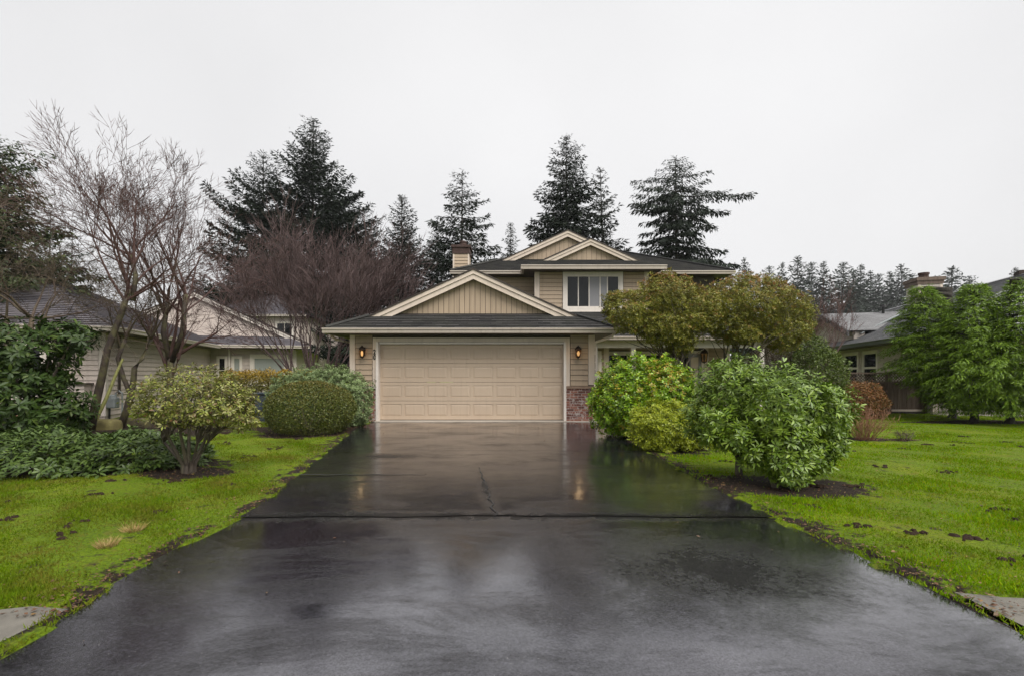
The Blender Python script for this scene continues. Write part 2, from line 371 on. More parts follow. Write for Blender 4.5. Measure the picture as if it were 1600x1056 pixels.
def walk_mask(x, y):
    nearL = (x < np.interp(y, eLy, eLx) - 0.1) & (y > 1.3) & (y < 2.60 + 0.05 * np.sin(x * 7))
    nearR = (x > np.interp(y, eRy, eRx) + 0.07) & (y > 1.5) & (y < 2.80 + 0.05 * np.sin(x * 6) - 0.10 * (x - 2.5))
    return nearL | nearR
def lawn_z(x, y):
    return 0.012 * np.sin(1.9 * x + 0.7 * y) + 0.012 * np.sin(0.8 * x - 2.3 * y + 1) + 0.006 * np.sin(6.1 * x + 4.0 * y)
def ground_z(x, y):
    x = np.asarray(x, float); y = np.asarray(y, float)
    inside = (x > edge_l(y) + 0.03) & (x < edge_r(y) - 0.03) & (y < 12.95) & (y > -6)
    z = 0.012 + lawn_z(x, y)
    near = np.minimum(np.abs(x - edge_l(y)), np.abs(x - edge_r(y)))
    z = np.where((y < 12.95), np.minimum(z, 0.012 + 0.3 * near), z)
    z = np.where(walk_mask(x, y), -0.05, z)
    return np.where(inside, -0.06, z)

def build_ground():
    t = Nt('lawn_ground')
    at = t.n('ShaderNodeAttribute', {'attribute_name': 'soil'})
    n1 = t.noise(1.1, 5, 0.6); n2 = t.noise(7, 5, 0.65); n3 = t.noise(45, 4, 0.6)
    g = t.ramp(n1, [(0.28, (0.09, 0.15, 0.003)), (0.5, (0.13, 0.20, 0.004)), (0.7, (0.18, 0.22, 0.006))])
    g = t.mix(g, (0.17, 0.13, 0.03), t.math('MULTIPLY', t.ramp(n2, [(0.53, 0.0), (0.68, 1.0)]), 0.7))
    g = t.mix(g, (0.03, 0.05, 0.008), t.math('MULTIPLY', t.ramp(n3, [(0.42, 0.0), (0.66, 1.0)]), 0.6))
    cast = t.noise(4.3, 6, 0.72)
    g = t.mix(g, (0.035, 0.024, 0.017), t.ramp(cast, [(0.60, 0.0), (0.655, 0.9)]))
    so = t.ramp(t.noise(13, 5, 0.7), [(0.3, (0.012, 0.008, 0.006)), (0.55, (0.028, 0.019, 0.013)), (0.75, (0.06, 0.04, 0.026))])
    fac = t.math('ADD', at.outputs['Fac'], t.math('MULTIPLY', t.math('SUBTRACT', n2, 0.5), 2.4))
    col = t.mix(g, so, t.ramp(fac, [(0.42, 0.0), (0.62, 1.0)]))
    h = t.math('ADD', t.noise(30, 5, 0.7), t.math('MULTIPLY', t.noise(120, 3), 0.5))
    t.principled(Base_Color=col, Roughness=0.75, Normal=t.bump(h, 0.9, 0.03)).inputs['Specular IOR Level'].default_value = 0.15
    fx = np.unique(np.concatenate([np.linspace(-300, -20, 15), np.linspace(-20, -9, 40), np.linspace(-9, 9, 180), np.linspace(9, 20, 50), np.linspace(20, 300, 15)]))
    fy = np.unique(np.concatenate([np.linspace(-300, -2, 12), np.linspace(-2, 1.2, 8), np.linspace(1.2, 8, 120), np.linspace(8, 18, 70), np.linspace(18, 40, 12), np.linspace(40, 300, 12)]))
    gx, gy = np.meshgrid(fx, fy); x = gx.ravel(); y = gy.ravel()
    V = np.stack([x, y, ground_z(x, y)], 1)
    nx, ny = len(fx), len(fy)
    i = np.arange((ny - 1) * (nx - 1)); r = i // (nx - 1); c = i % (nx - 1); a = r * nx + c
    F = np.stack([a, a + 1, a + nx + 1, a + nx], 1)
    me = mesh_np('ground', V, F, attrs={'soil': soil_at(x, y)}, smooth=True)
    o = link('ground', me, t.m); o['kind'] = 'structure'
build_ground()

def asphalt():
    t = Nt('wet_asphalt')
    ob = t.co.outputs['Object']
    big = t.noise(0.55, 4, 0.6, t.scaled((1.0, 0.7, 1)), 0.4)
    mid = t.noise(2.4, 5, 0.65)
    fine = t.noise(75, 4, 0.75); grit = t.noise(200, 2, 0.6)
    # dark patches: old stain along the crack; right and middle ones paint fir reflections
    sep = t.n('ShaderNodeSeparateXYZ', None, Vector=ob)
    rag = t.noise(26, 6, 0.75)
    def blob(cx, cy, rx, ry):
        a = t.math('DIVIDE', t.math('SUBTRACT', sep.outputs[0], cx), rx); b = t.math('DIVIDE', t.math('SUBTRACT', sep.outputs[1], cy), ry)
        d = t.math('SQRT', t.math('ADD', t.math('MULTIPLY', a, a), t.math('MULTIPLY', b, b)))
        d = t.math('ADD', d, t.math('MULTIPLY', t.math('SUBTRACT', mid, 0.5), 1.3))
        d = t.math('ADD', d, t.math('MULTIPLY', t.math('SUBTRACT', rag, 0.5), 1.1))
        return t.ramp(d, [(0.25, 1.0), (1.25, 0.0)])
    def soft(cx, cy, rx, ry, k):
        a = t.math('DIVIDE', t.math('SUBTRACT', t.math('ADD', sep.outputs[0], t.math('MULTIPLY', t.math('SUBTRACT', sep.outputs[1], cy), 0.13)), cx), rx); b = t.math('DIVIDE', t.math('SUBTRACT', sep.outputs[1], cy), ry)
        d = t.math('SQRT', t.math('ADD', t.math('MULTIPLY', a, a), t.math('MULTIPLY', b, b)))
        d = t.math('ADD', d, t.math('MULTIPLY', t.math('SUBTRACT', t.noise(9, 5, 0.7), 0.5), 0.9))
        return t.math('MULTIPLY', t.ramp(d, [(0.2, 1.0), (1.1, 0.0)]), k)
    st = t.math('MAXIMUM', t.math('MAXIMUM', blob(1.35, 3.1, 1.15, 0.85), soft(-0.29, 5.3, 0.13, 1.3, 0.85)), soft(-1.9, 7.4, 0.9, 0.45, 0.9))  # first blob paints the broad fir's dark reflection
    st = t.math('MAXIMUM', st, soft(0.38, 2.9, 0.22, 0.9, 0.6))  # streak painted in as the tall fir's dark reflection
    st = t.math('MAXIMUM', st, t.math('MULTIPLY', blob(0.35, 3.5, 0.3, 0.5), 0.7))  # upper part of the same painted reflection
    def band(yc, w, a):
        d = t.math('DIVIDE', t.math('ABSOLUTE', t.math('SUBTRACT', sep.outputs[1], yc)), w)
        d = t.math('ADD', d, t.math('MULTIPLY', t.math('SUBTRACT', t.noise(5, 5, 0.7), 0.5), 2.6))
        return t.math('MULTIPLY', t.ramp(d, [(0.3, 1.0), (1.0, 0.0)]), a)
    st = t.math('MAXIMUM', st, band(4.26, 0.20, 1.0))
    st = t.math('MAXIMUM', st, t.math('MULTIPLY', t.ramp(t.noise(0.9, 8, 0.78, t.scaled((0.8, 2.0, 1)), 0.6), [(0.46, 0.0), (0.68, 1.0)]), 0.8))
    col = t.ramp(mid, [(0.3, (0.007, 0.0066, 0.0088)), (0.7, (0.013, 0.0123, 0.0165))])
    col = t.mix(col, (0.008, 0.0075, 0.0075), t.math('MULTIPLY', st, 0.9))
    col = t.mix(col, t.ramp(t.noise(62, 3, 0.65), [(0.36, 0.25), (0.5, 0.8), (0.66, 2.6)]), 1.0, 'MULTIPLY')
    speck = t.ramp(t.noise(75, 2, 0.5), [(0.70, 0.0), (0.74, 1.0)])
    col = t.mix(col, (0.10, 0.097, 0.095), t.math('MULTIPLY', speck, 0.75))
    rg = t.ramp(big, [(0.35, 0.05), (0.65, 0.12)])
    rg = t.math('ADD', rg, t.math('MULTIPLY', t.math('SUBTRACT', mid, 0.5), 0.12))
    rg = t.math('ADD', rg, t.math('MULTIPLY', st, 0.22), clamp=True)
    h = t.math('ADD', t.math('MULTIPLY', fine, 1.0), t.math('MULTIPLY', grit, 0.5))
    n0 = t.bump(t.noise(1.3, 3), 0.10, 0.05)
    nrm = t.bump(h, t.math('ADD', 0.07, t.math('MULTIPLY', st, 0.4)), 0.005, n0)
    slabs = t.ramp(t.math('MULTIPLY', sep.outputs[1], 0.1), [(0.424, 1.0), (0.428, 0.55), (0.79, 0.55), (0.793, 0.36)])   # newer slab in front, older ones behind
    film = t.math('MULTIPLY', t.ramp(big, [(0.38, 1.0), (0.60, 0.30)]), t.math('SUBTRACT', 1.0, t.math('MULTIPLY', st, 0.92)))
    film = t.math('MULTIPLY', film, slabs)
    film = t.math('MULTIPLY', film, t.ramp(t.noise(110, 3, 0.7), [(0.35, 0.6), (0.6, 1.15)]))
    p = t.principled(Base_Color=col, Roughness=rg, Normal=nrm); p.inputs['IOR'].default_value = 1.9
    p.inputs['Specular Tint'].default_value = (0.95, 0.93, 1.0, 1); t.t.links.new(film, p.inputs['Specular IOR Level']); t.t.links.new(t.math('MULTIPLY', film, 0.7), p.inputs['Coat Weight']); p.inputs['Coat Roughness'].default_value = 0.10; p.inputs['Coat IOR'].default_value = 1.5
    return t.m
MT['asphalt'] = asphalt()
MT['seam'] = surf('tar_seam', (0.006, 0.006, 0.006), (0.014, 0.013, 0.013), 12, 0.55)

def sheet(y0, y1, z, xl, xr, nx=24, dy=0.06, w0=None, w1=None, skirt=0.05):
    ys = np.linspace(y0, y1, max(2, int((y1 - y0) / dy) + 1))
    V = []
    for j, y in enumerate(ys):
        a, b = float(xl(y)), float(xr(y))
        for i in range(nx + 1):
            x = a + (b - a) * i / nx
            yy = y
            if j == 0 and w0: yy = y + w0(x)
            if j == len(ys) - 1 and w1: yy = y + w1(x)
            e = min(i, nx - i)
            V.append((x, yy, z + 0.012 * min(e, 3) / 3))
    n = nx + 1; F = []
    for j in range(len(ys) - 1):
        for i in range(nx): a = j * n + i; F.append((a, a + 1, a + n + 1, a + n))
    return mesh_np('slab', V, F, smooth=True)
def build_driveway():
    d = MB()
    ys = np.linspace(-5.9, 12.86, 90)
    L = [(float(edge_l(y)) + 0.02, y, -0.012) for y in ys]; Rr = [(float(edge_r(y)) - 0.02, y, -0.012) for y in ys]
    d.add(L + Rr, [(i, 90 + i, 90 + i + 1, i + 1) for i in range(89)])
    o = d.build('driveway', MT['seam']); tag(o, kind='structure')
    rr = random.Random(3)
    ph = [rr.uniform(0, 6) for _ in range(8)]
    def w(k, a):
        return lambda x: a * (math.sin(2.1 * x + ph[k]) * 0.5 + math.sin(5.3 * x + ph[k + 1]) * 0.35 + math.sin(17 * x + ph[k + 2]) * 0.2)
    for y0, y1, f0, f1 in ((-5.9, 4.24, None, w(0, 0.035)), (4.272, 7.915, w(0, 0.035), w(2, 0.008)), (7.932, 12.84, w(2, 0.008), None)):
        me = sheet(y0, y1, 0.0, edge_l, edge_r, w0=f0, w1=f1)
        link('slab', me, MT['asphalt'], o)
    # short crack across the left side
    cr = MB(); pts = []
    for i in range(15):
        x = -2.62 + i * 0.11; pts.append((x, 6.02 + 0.02 * math.sin(i * 1.7) + 0.01 * math.sin(i * 4.1)))
    for i in range(14):
        a, b = pts[i], pts[i + 1]; wv = 0.018 * (1 - i / 15) + 0.004
        cr.add([(a[0], a[1] - wv, 0.0165), (b[0], b[1] - wv, 0.0165), (b[0], b[1] + wv, 0.0165), (a[0], a[1] + wv, 0.0165)], [(0, 1, 2, 3)])
    cr.build('crack', MT['seam'], o)
    cr = MB(); n = 22
    for i in range(n):
        def pt(k):
            t = k / n; return (-0.44 + 0.30 * t + 0.02 * math.sin(k * 1.9) + 0.012 * math.sin(k * 4.3), 6.5 - 2.25 * t)
        a, b = pt(i), pt(i + 1); wa, wb = 0.003 + 0.005 * math.sin(math.pi * i / n * 0.8), 0.003 + 0.005 * math.sin(math.pi * (i + 1) / n * 0.8)
        cr.add([(a[0] - wa, a[1], 0.0168), (a[0] + wa, a[1], 0.0168), (b[0] + wb, b[1], 0.0168), (b[0] - wb, b[1], 0.0168)], [(0, 1, 2, 3)])
    cr.build('crack', MT['seam'], o)
    MB().prism([(12.80, -0.02), (12.80, 0.022), (12.83, 0.03), (13.2, 0.034), (13.2, -0.02)], 'x', -3.62, 2.9).build('threshold', MT['sill'], o)
build_driveway()

def sidewalk(side):
    me_v = []; F = []
    if side < 0: xs = np.linspace(-9, -2.36, 30)
    else: xs = np.linspace(2.54, 9, 30)
    for x in xs:
        yf = (2.58 + 0.035 * math.sin(x * 7) + 0.02 * math.sin(x * 19)) if side < 0 else (2.78 + 0.035 * math.sin(x * 6) - 0.10 * (x - 2.5) * (x < 4) - 0.15 * (x >= 4))
        me_v += [(x, 1.1, 0.004), (x, yf, 0.004)]
    for i in range(29): a = 2 * i; F.append((a, a + 2, a + 3, a + 1))
    o = link('sidewalk', mesh_np('sidewalk', me_v, F), MT['concrete']); o['kind'] = 'structure'
sidewalk(-1); sidewalk(1)

# ------------------------------------------------------------------ roofs
def roof_poly(name, mat, parent, o, du, dv, bps, course=0.145, thick=0.05, local=False):
    """lapped courses. point = o + du*u + dv*a ; bps = [(a, u0, u1)...] ; dv rises"""
    o = np.array(o, float); du = np.array(du, float); dv = np.array(dv, float)
    nrm = np.cross(du, dv); nrm /= np.linalg.norm(nrm)
    if nrm[2] < 0: nrm = -nrm
    A = [b[0] for b in bps]; U0 = [b[1] for b in bps]; U1 = [b[2] for b in bps]
    dl = np.linalg.norm(dv); step = course / dl
    levels = sorted(set([round(x, 5) for x in np.arange(A[0], A[-1], step)] + [A[-1]] + [x for x in A]))
    V = []; F = []; UV = []
    def P(u, a, h): return o + du * u + dv * a + nrm * h
    for k in range(len(levels) - 1):
        a0, a1 = levels[k], levels[k + 1]
        if a1 - a0 < 1e-4: continue
        l0, r0 = np.interp(a0, A, U0), np.interp(a0, A, U1); l1, r1 = np.interp(a1, A, U0), np.interp(a1, A, U1)
        b = len(V)
        V += [P(l0, a0, 0.004), P(r0, a0, 0.004), P(r0, a0, 0.026), P(l0, a0, 0.026), P(r1, a1, 0.004), P(l1, a1, 0.004)]
        F += [(b, b + 1, b + 2, b + 3), (b + 3, b + 2, b + 4, b + 5)]
        v0 = k * 0.145 + 0.001
        UV += [(l0, v0), (r0, v0), (r0, v0 + .001), (l0, v0 + .001), (l0, v0 + .001), (r0, v0 + .001), (r1, v0 + .143), (l1, v0 + .143)]
    # underside
    n = len(bps)
    for k in range(n - 1):
        b = len(V)
        V += [P(U0[k], A[k], -thick), P(U1[k], A[k], -thick), P(U1[k+1], A[k+1], -thick), P(U0[k+1], A[k+1], -thick)]
        F += [(b + 3, b + 2, b + 1, b)]; UV += [(0, 0)] * 4
    me = mesh_np(name, V, F, uv=UV)
    return link(name, me, mat, parent, local)

def rake_board(mb, x0, z0, x1, z1, y0, y1, top, bot):
    """sloping board between (x0,z0) and (x1,z1), offsets top/bot measured vertically"""
    mb.hexa([(x0, y0, z0 + bot), (x1, y0, z1 + bot), (x1, y1, z1 + bot), (x0, y1, z0 + bot),
             (x0, y0, z0 + top), (x1, y0, z1 + top), (x1, y1, z1 + top), (x0, y1, z0 + top)])

def gable_front(H, cx, zc, hw, s, yf, yw, base_z, plank_w, local=False, plankmat=None, trim=None, name_wall='gable_wall', back=None, sc=1.0):
    """rake boards, ridge at (cx, zc); gable wall of upright planks at yw, rakes hang out to yf"""
    zl = zc - s * hw
    for sg in (-1, 1):
        m = MB(); rake_board(m, cx, zc, cx + sg * hw, zl, yf, yf + 0.035, -0.025, -0.13 * sc)
        m.build('rake_fascia', trim, H, local)
        m = MB(); rake_board(m, cx, zc, cx + sg * hw * 0.985, zc - s * hw * 0.985, yf + 0.03, yf + 0.075, -0.135 * sc, -0.27 * sc)
        m.build('rake_trim', trim, H, local)
        m = MB(); rake_board(m, cx, zc, cx + sg * (hw + 0.02), zl - 0.02 * s, yf - 0.025, yf + 0.02, 0.02, -0.02)
        m.build('drip_edge', MT['dark_edge'], H, local)
        m = MB(); rake_board(m, cx, zc, cx + sg * hw * 0.98, zc - s * hw * 0.98, yf + 0.08, yw, -0.08, -0.12)
        m.build('rake_soffit', MT['soffit'], H, local)
    wallbk = MB().prism([(cx - hw + 0.1, base_z), (cx + hw - 0.1, base_z), (cx + hw - .1, max(base_z + .001, zl)), (cx, zc - 0.1), (cx - hw + .1, max(base_z + .001, zl))], 'y', yw + 0.02, yw + 0.06)
    w = wallbk.build(name_wall, MT['soffit'], H, local)
    xs = np.arange(cx - hw, cx + hw, plank_w)
    for a in xs:
        b = min(a + plank_w - 0.012, cx + hw)
        za, zb = zc - 0.1 - s * abs(a - cx), zc - 0.1 - s * abs(b - cx)
        if max(za, zb) <= base_z + 0.01: continue
        pts = []
        if za > base_z and zb > base_z:
            pts = [(a, base_z), (b, base_z), (b, zb)] + ([(cx, zc - .1)] if a < cx < b else []) + [(a, za)]
        else:
            xm = cx + (-1 if za < zb else 1) * (zc - 0.1 - base_z) / s
            pts = [(max(a, xm), base_z), (b, base_z), (b, zb)] if za < zb else [(a, base_z), (min(b, xm), base_z), (a, za)]
        MB().prism(pts, 'y', yw - 0.006, yw + 0.019).build('plank', plankmat, w, local)

def lap_planks(parent, mat, x0, x1, y, z0, z1, pitch, local=False, face='y-'):
    z = z0
    while z < z1 - 0.02:
        zt = min(z + pitch - 0.009, z1)
        m = MB()
        if face == 'y-':
            m.prism([(y - 0.034, z), (y - 0.012, zt), (y + 0.002, zt), (y + 0.002, z)], 'x', x0, x1)
        elif face == 'x+':      # wall looks towards +x ; y is the x position, x0..x1 run along y
            m.prism([(y + 0.034, z), (y + 0.012, zt), (y - 0.002, zt), (y - 0.002, z)], 'y', x0, x1)
        else:
            m.prism([(y - 0.034, z), (y - 0.012, zt), (y + 0.002, zt), (y + 0.002, z)], 'y', x0, x1)
        m.build('plank', mat, parent, local)
        z += pitch

def gutter(H, x0, x1, y, z, local=False, mat=None, h=0.125):
    """front lip at y, top at z, runs along x"""
    m = MB(); m.prism([(y, z), (y - 0.0, z - 0.03), (y + 0.025, z - 0.06), (y + 0.035, z - h), (y + 0.12, z - h), (y + 0.12, z), (y + 0.11, z), (y + 0.11, z - h + 0.01), (y + 0.045, z - h + 0.01), (y + 0.035, z - 0.06), (y + 0.01, z - 0.03), (y + 0.01, z)], 'x', x0, x1)
    return m.build('gutter', mat or MT['gutter'], H, local)

def gutter_y(H, y0, y1, x, z, sg, local=False, mat=None, h=0.125):
    """runs along y, outer lip at x, sg=+1 when the house lies towards +x"""
    m = MB(); m.prism([(x, z), (x, z - 0.03), (x + sg * 0.025, z - 0.06), (x + sg * 0.035, z - h), (x + sg * 0.12, z - h), (x + sg * 0.12, z)], 'y', y0, y1)
    return m.build('gutter', mat or MT['gutter'], H, local)

def window(H, x0, x1, z0, z1, y, cols, rows, fr=0.05, trimw=0.1, mats=None, local=False, trim=None, sill=True, bars=None, frame_mat=None):
    """looks towards -y, outer face of the wall at y"""
    fm = frame_mat or MT['trim_w']
    m = MB()
    m.box(x0, x0 + fr, y - 0.04, y + 0.05, z0, z1).box(x1 - fr, x1, y - 0.04, y + 0.05, z0, z1)
    m.box(x0 + fr, x1 - fr, y - 0.038, y + 0.05, z1 - fr, z1).box(x0 + fr, x1 - fr, y - 0.038, y + 0.05, z0, z0 + fr)
    w = m.build('window', fm, H, local)
    xs = cols if hasattr(cols, '__len__') else [x0 + fr + (x1 - x0 - 2 * fr) * i / cols for i in range(cols + 1)]
    zs = [z0 + fr + (z1 - z0 - 2 * fr) * i / rows for i in range(rows + 1)]
    b = 0.012 if bars is None else bars
    for i in range(len(xs) - 1):
        for j in range(rows):
            g = (mats[i] if mats else MT['glass'])
            box('pane', g, w, xs[i] + (b if i else 0), xs[i + 1] - (b if i < len(xs) - 2 else 0), y - 0.014, y - 0.007, zs[j] + (b if j else 0), zs[j + 1] - (b if j < rows - 1 else 0), local)
    m = MB(); any_ = False
    for i in range(1, len(xs) - 1): m.box(xs[i] - b, xs[i] + b, y - 0.03, y + 0.0, zs[0], zs[-1]); any_ = True
    for j in range(1, rows): m.box(xs[0], xs[-1], y - 0.028, y - 0.002, zs[j] - b, zs[j] + b); any_ = True
    if any_: m.build('mullion', fm, w, local)
    if trimw:
        tm = trim or MT['trim_w']; k = trimw
        m = MB().box(x0 - k, x0 - 0.001, y - 0.055, y + 0.01, z0 - k, z1 + k).box(x1 + 0.001, x1 + k, y - 0.055, y + 0.01, z0 - k, z1 + k)
        m.box(x0, x1, y - 0.053, y + 0.01, z1 + 0.001, z1 + k).box(x0, x1, y - 0.053, y + 0.01, z0 - k, z0 - 0.001)
        m.build('trim', tm, w, local)
        if sill: box('sill', tm, w, x0 - k - 0.02, x1 + k + 0.02, y - 0.08, y + 0.005, z0 - k - 0.035, z0 - k - 0.002, local)
    return w

# ------------------------------------------------------------------ the house with the two-car garage
S = 0.455
house = thing('house', 'tan two-storey house with a closed two-car garage at the end of the driveway', 'house', (-1.06, 13.0, 0))
GX0, GX1, GY0 = -4.31, 2.19, 13.0
EX0, EX1, EY0, EZ = -4.81, 2.69, 12.40, 2.42
RX = (EX0 + EX1) / 2; RZ = EZ + S * (EX1 - EX0) / 2
def garage():
    H = house
    # wall shells
    m = MB()
    m.box(GX0, -3.72, GY0, GY0 + 0.15, 0.0, 2.42).box(1.55, GX1, GY0, GY0 + 0.15, 0.0, 2.42).box(-3.72, 1.55, GY0, GY0 + 0.15, 2.2, 2.42)
    w = m.build('garage_wall', MT['soffit'], H)
    lap_planks(w, MT['siding'], GX0 + 0.13, -3.73, GY0, 0.96, 2.36, 0.143)
    lap_planks(w, MT['siding'], 1.56, GX1 - 0.16, GY0, 0.96, 2.36, 0.143)
    box('corner_board', MT['trim'], w, GX0 - 0.02, GX0 + 0.12, GY0 - 0.03, GY0 + 0.14, 0.93, 2.36)
    box('corner_board', MT['trim'], w, GX1 - 0.15, GX1 + 0.02, GY0 - 0.03, GY0 + 0.14, 0.98, 2.36)
    sw = MB().box(GX0, GX0 + 0.12, GY0 + 0.15, 24.0, 0, 2.42).build('side_wall', MT['soffit'], H)
    sw2 = MB().box(GX1 - 0.12, GX1, GY0 + 0.15, 18.0, 0, 2.42).build('side_wall', MT['soffit'], H)
    lap_planks(sw2, MT['siding'], GY0 + 0.16, 17.9, GX1, 0.1, 2.36, 0.143, face='x+')
    # brick wainscot
    for x0, x1 in ((GX0 - 0.04, -3.612), (1.442, GX1 + 0.03)):
        b = MB().box(x0, x1, GY0 - 0.09, GY0 - 0.002, 0.0, 0.88).build('brick_base', MT['mortar'], H)
        rr = random.Random(int(x0 * 100)); bm = MB(); z = 0.015; row = 0
        while z < 0.85:
            x = x0 + 0.004 - (0.10 if row % 2 else 0.0)
            while x < x1 - 0.01:
                a, c = max(x, x0 - 0.006), min(x + 0.19, x1 + 0.006)
                if c - a > 0.03:
                    d = rr.uniform(0.006, 0.014); bm.box(a, c, GY0 - 0.09 - d, GY0 - 0.05, z, z + 0.056)
                x += 0.204
            z += 0.068; row += 1
        o = bm.build('brick', MT['brick'], b); o['kind'] = 'stuff'
        box('brick_cap', MT['sill'] if x0 < 0 else surf('brick_cap', (0.20, 0.13, 0.09), (0.29, 0.20, 0.14), 9, 0.7, bump=0.3), H, x0 - 0.015, x1 + 0.02, GY0 - 0.13, GY0 - 0.003, 0.882, 0.945, bevel=0.006)
    # door surround: a flat outer casing and an inner white jamb
    x0, x1, zt = -3.54, 1.37, 2.06
    m = MB().box(x0 - 0.17, x0 - 0.07, GY0 - 0.055, GY0 + 0.0, 0.95, zt + 0.17).box(x1 + 0.07, x1 + 0.17, GY0 - 0.055, GY0, 0.95, zt + 0.17)
    m.box(x0 - 0.07, x1 + 0.07, GY0 - 0.053, GY0, zt + 0.055, zt + 0.168)
    cas = m.build('garage_casing', MT['trim'], H, bevel=0.004)
    m = MB().box(x0 - 0.068, x0, GY0 - 0.13, GY0 + 0.12, 0.03, zt + 0.05).box(x1, x1 + 0.068, GY0 - 0.13, GY0 + 0.12, 0.03, zt + 0.05).box(x0, x1, GY0 - 0.075, GY0 + 0.12, zt, zt + 0.048)
    m.build('garage_jamb', MT['trim_w'], H, bevel=0.004)
    # house number, one digit above the other
    for ch, z in (('2', 1.795), ('0', 1.655)):
        cu = bpy.data.curves.new('numeral', 'FONT'); cu.body = ch; cu.size = 0.175; cu.extrude = 0.006; cu.align_x = 'CENTER'; cu.offset = 0.006
        tmp = bpy.data.objects.new('numeral_curve', cu); nm_ = bpy.data.meshes.new_from_object(tmp); bpy.data.objects.remove(tmp)
        nm_.name = 'numeral'; nm_.materials.clear(); nm_.materials.append(MT['black'])
        o = bpy.data.objects.new('numeral', nm_); COL.objects.link(o)
        o.parent = cas; o.matrix_parent_inverse = Wm(cas).inverted(); o.location = (x0 - 0.117, GY0 - 0.062, z); o.rotation_euler = (R(90), 0, 0); o.scale = (0.8, 1, 1)
    # garage door
    yd = GY0 + 0.05; n, rows = 8, 4
    m = MB(); hs = (zt - 0.05) / rows; pw = (x1 - x0) / n
    for r in range(rows):
        z0 = 0.05 + r * hs; z1 = z0 + hs - 0.008
        m.box(x0 + 0.003, x1 - 0.003, yd + 0.014, yd + 0.05, z0, z1)
        zi0, zi1 = z0 + 0.095, z1 - 0.085
        m.box(x0 + 0.003, x1 - 0.003, yd, yd + 0.0142, z0, zi0).box(x0 + 0.003, x1 - 0.003, yd, yd + 0.0142, zi1, z1)
        for c in range(n + 1):
            a = x0 + c * pw - 0.035; b = x0 + c * pw + 0.035
            m.box(max(a, x0 + 0.003), min(b, x1 - 0.003), yd + 0.0002, yd + 0.0144, zi0, zi1)
    gd = m.build('garage_door', MT['door'], H)
    for r in range(rows):
        z0 = 0.05 + r * hs + 0.095; z1 = 0.05 + r * hs + hs - 0.008 - 0.085
        for c in range(n):
            a, b = x0 + c * pw + 0.035 + 0.008, x0 + (c + 1) * pw - 0.035 - 0.008; g = 0.045
            p = MB(); p.add([(a, yd + .0142, z0 + .006), (b, yd + .0142, z0 + .006), (b, yd + .0142, z1 - .006), (a, yd + .0142, z1 - .006),
                             (a + g, yd + .004, z0 + g), (b - g, yd + .004, z0 + g), (b - g, yd + .004, z1 - g), (a + g, yd + .004, z1 - g)],
                            [(0, 1, 5, 4), (1, 2, 6, 5), (2, 3, 7, 6), (3, 0, 4, 7), (4, 5, 6, 7)])
            p.build('panel', MT['door'], gd)
    box('weather_strip', MT['black'], gd, x0 + 0.003, x1 - 0.003, yd + 0.004, yd + 0.05, 0.034, 0.049)
    # roof
    a_g = 13.5 - EY0
    roof_poly('roof', MT['shingle'], H, (RX, EY0, EZ), (1, 0, 0), (0, 1, S), [(0, EX0 - RX, EX1 - RX), (a_g + 0.1, EX0 - RX + a_g + .1, EX1 - RX - a_g - .1)])
    a1 = 13.30 - EY0; hw = (EX1 - EX0) / 2
    roof_poly('roof', MT['shingle'], H, (EX0, 0, EZ), (0, 1, 0), (1, 0, S), [(0, EY0, 24.0), (a1, 13.3, 24.0), (hw, 13.3, 24.0)])
    roof_poly('roof', MT['shingle'], H, (EX1, 0, EZ), (0, 1, 0), (-1, 0, S), [(0, EY0, 18.6), (a1, 13.3, 18.6), (hw, 13.3, 19.6)])
    for sg, ex in ((1, EX0), (-1, EX1)):
        m = MB(); m.tube([(ex + sg * 0.04, EY0 + 0.04, EZ + 0.03), (ex + sg * a1, EY0 + a1, EZ + S * a1 + 0.03)], 0.055, 5); m.build('hip_cap', MT['shingle'], H)
    MB().prism([(RX - 0.14, RZ - 0.04), (RX, RZ + 0.035), (RX + 0.14, RZ - 0.04)], 'y', 13.29, 19.6).build('ridge_cap', MT['shingle'], H)
    gable_front(H, RX, RZ, 2.86, S, 13.28, 13.5, 2.90, 0.145, plankmat=MT['plank_v'], trim=MT['trim'], name_wall='garage_gable')
    box('flashing', MT['dark_edge'], H, RX - 2.45, RX + 2.45, 13.40, 13.495, 2.885, 2.915)
    gutter(H, EX0 - 0.02, EX1 + 0.02, EY0 - 0.07, EZ + 0.01)
    gutter_y(H, EY0 + 0.05, 19.0, EX0 - 0.06, EZ, 1)
    gutter_y(H, EY0 + 0.05, 16.0, EX1 + 0.06, EZ, -1)
    m = MB().box(EX0 + 0.06, EX1 - 0.06, EY0 + 0.05, GY0 + 0.02, 2.30, 2.34); m.box(EX0 + 0.06, GX0, GY0 + 0.02, 19, 2.30, 2.34).box(GX1, EX1 - 0.06, GY0 + 0.02, 16.0, 2.30, 2.34)
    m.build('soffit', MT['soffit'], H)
    # downspout at the right corner and the slanted outlet feeding it
    m = MB(); m.tube([(EX1 - 0.08, EY0 + 0.08, 2.30), (EX1 - 0.1, EY0 + 0.2, 2.22), (GX1 + 0.06, GY0 - 0.02, 2.12), (GX1 + 0.06, GY0 - 0.04, 2.0), (GX1 + 0.06, GY0 - 0.04, 0.12), (GX1 + 0.09, GY0 - 0.16, 0.05)], 0.034, 6)
    m.build('downspout', MT['trim_w'], H)
    m = MB(); m.tube([(EX0 + 0.0, EY0 + 0.5, 2.28), (EX0 + 0.06, EY0 + 0.75, 2.2), (GX0 - 0.06, GY0 + 0.5, 2.10), (GX0 - 0.06, GY0 + 0.5, 0.1)], 0.034, 6)
    m.build('downspout', MT['trim'], H)
garage()

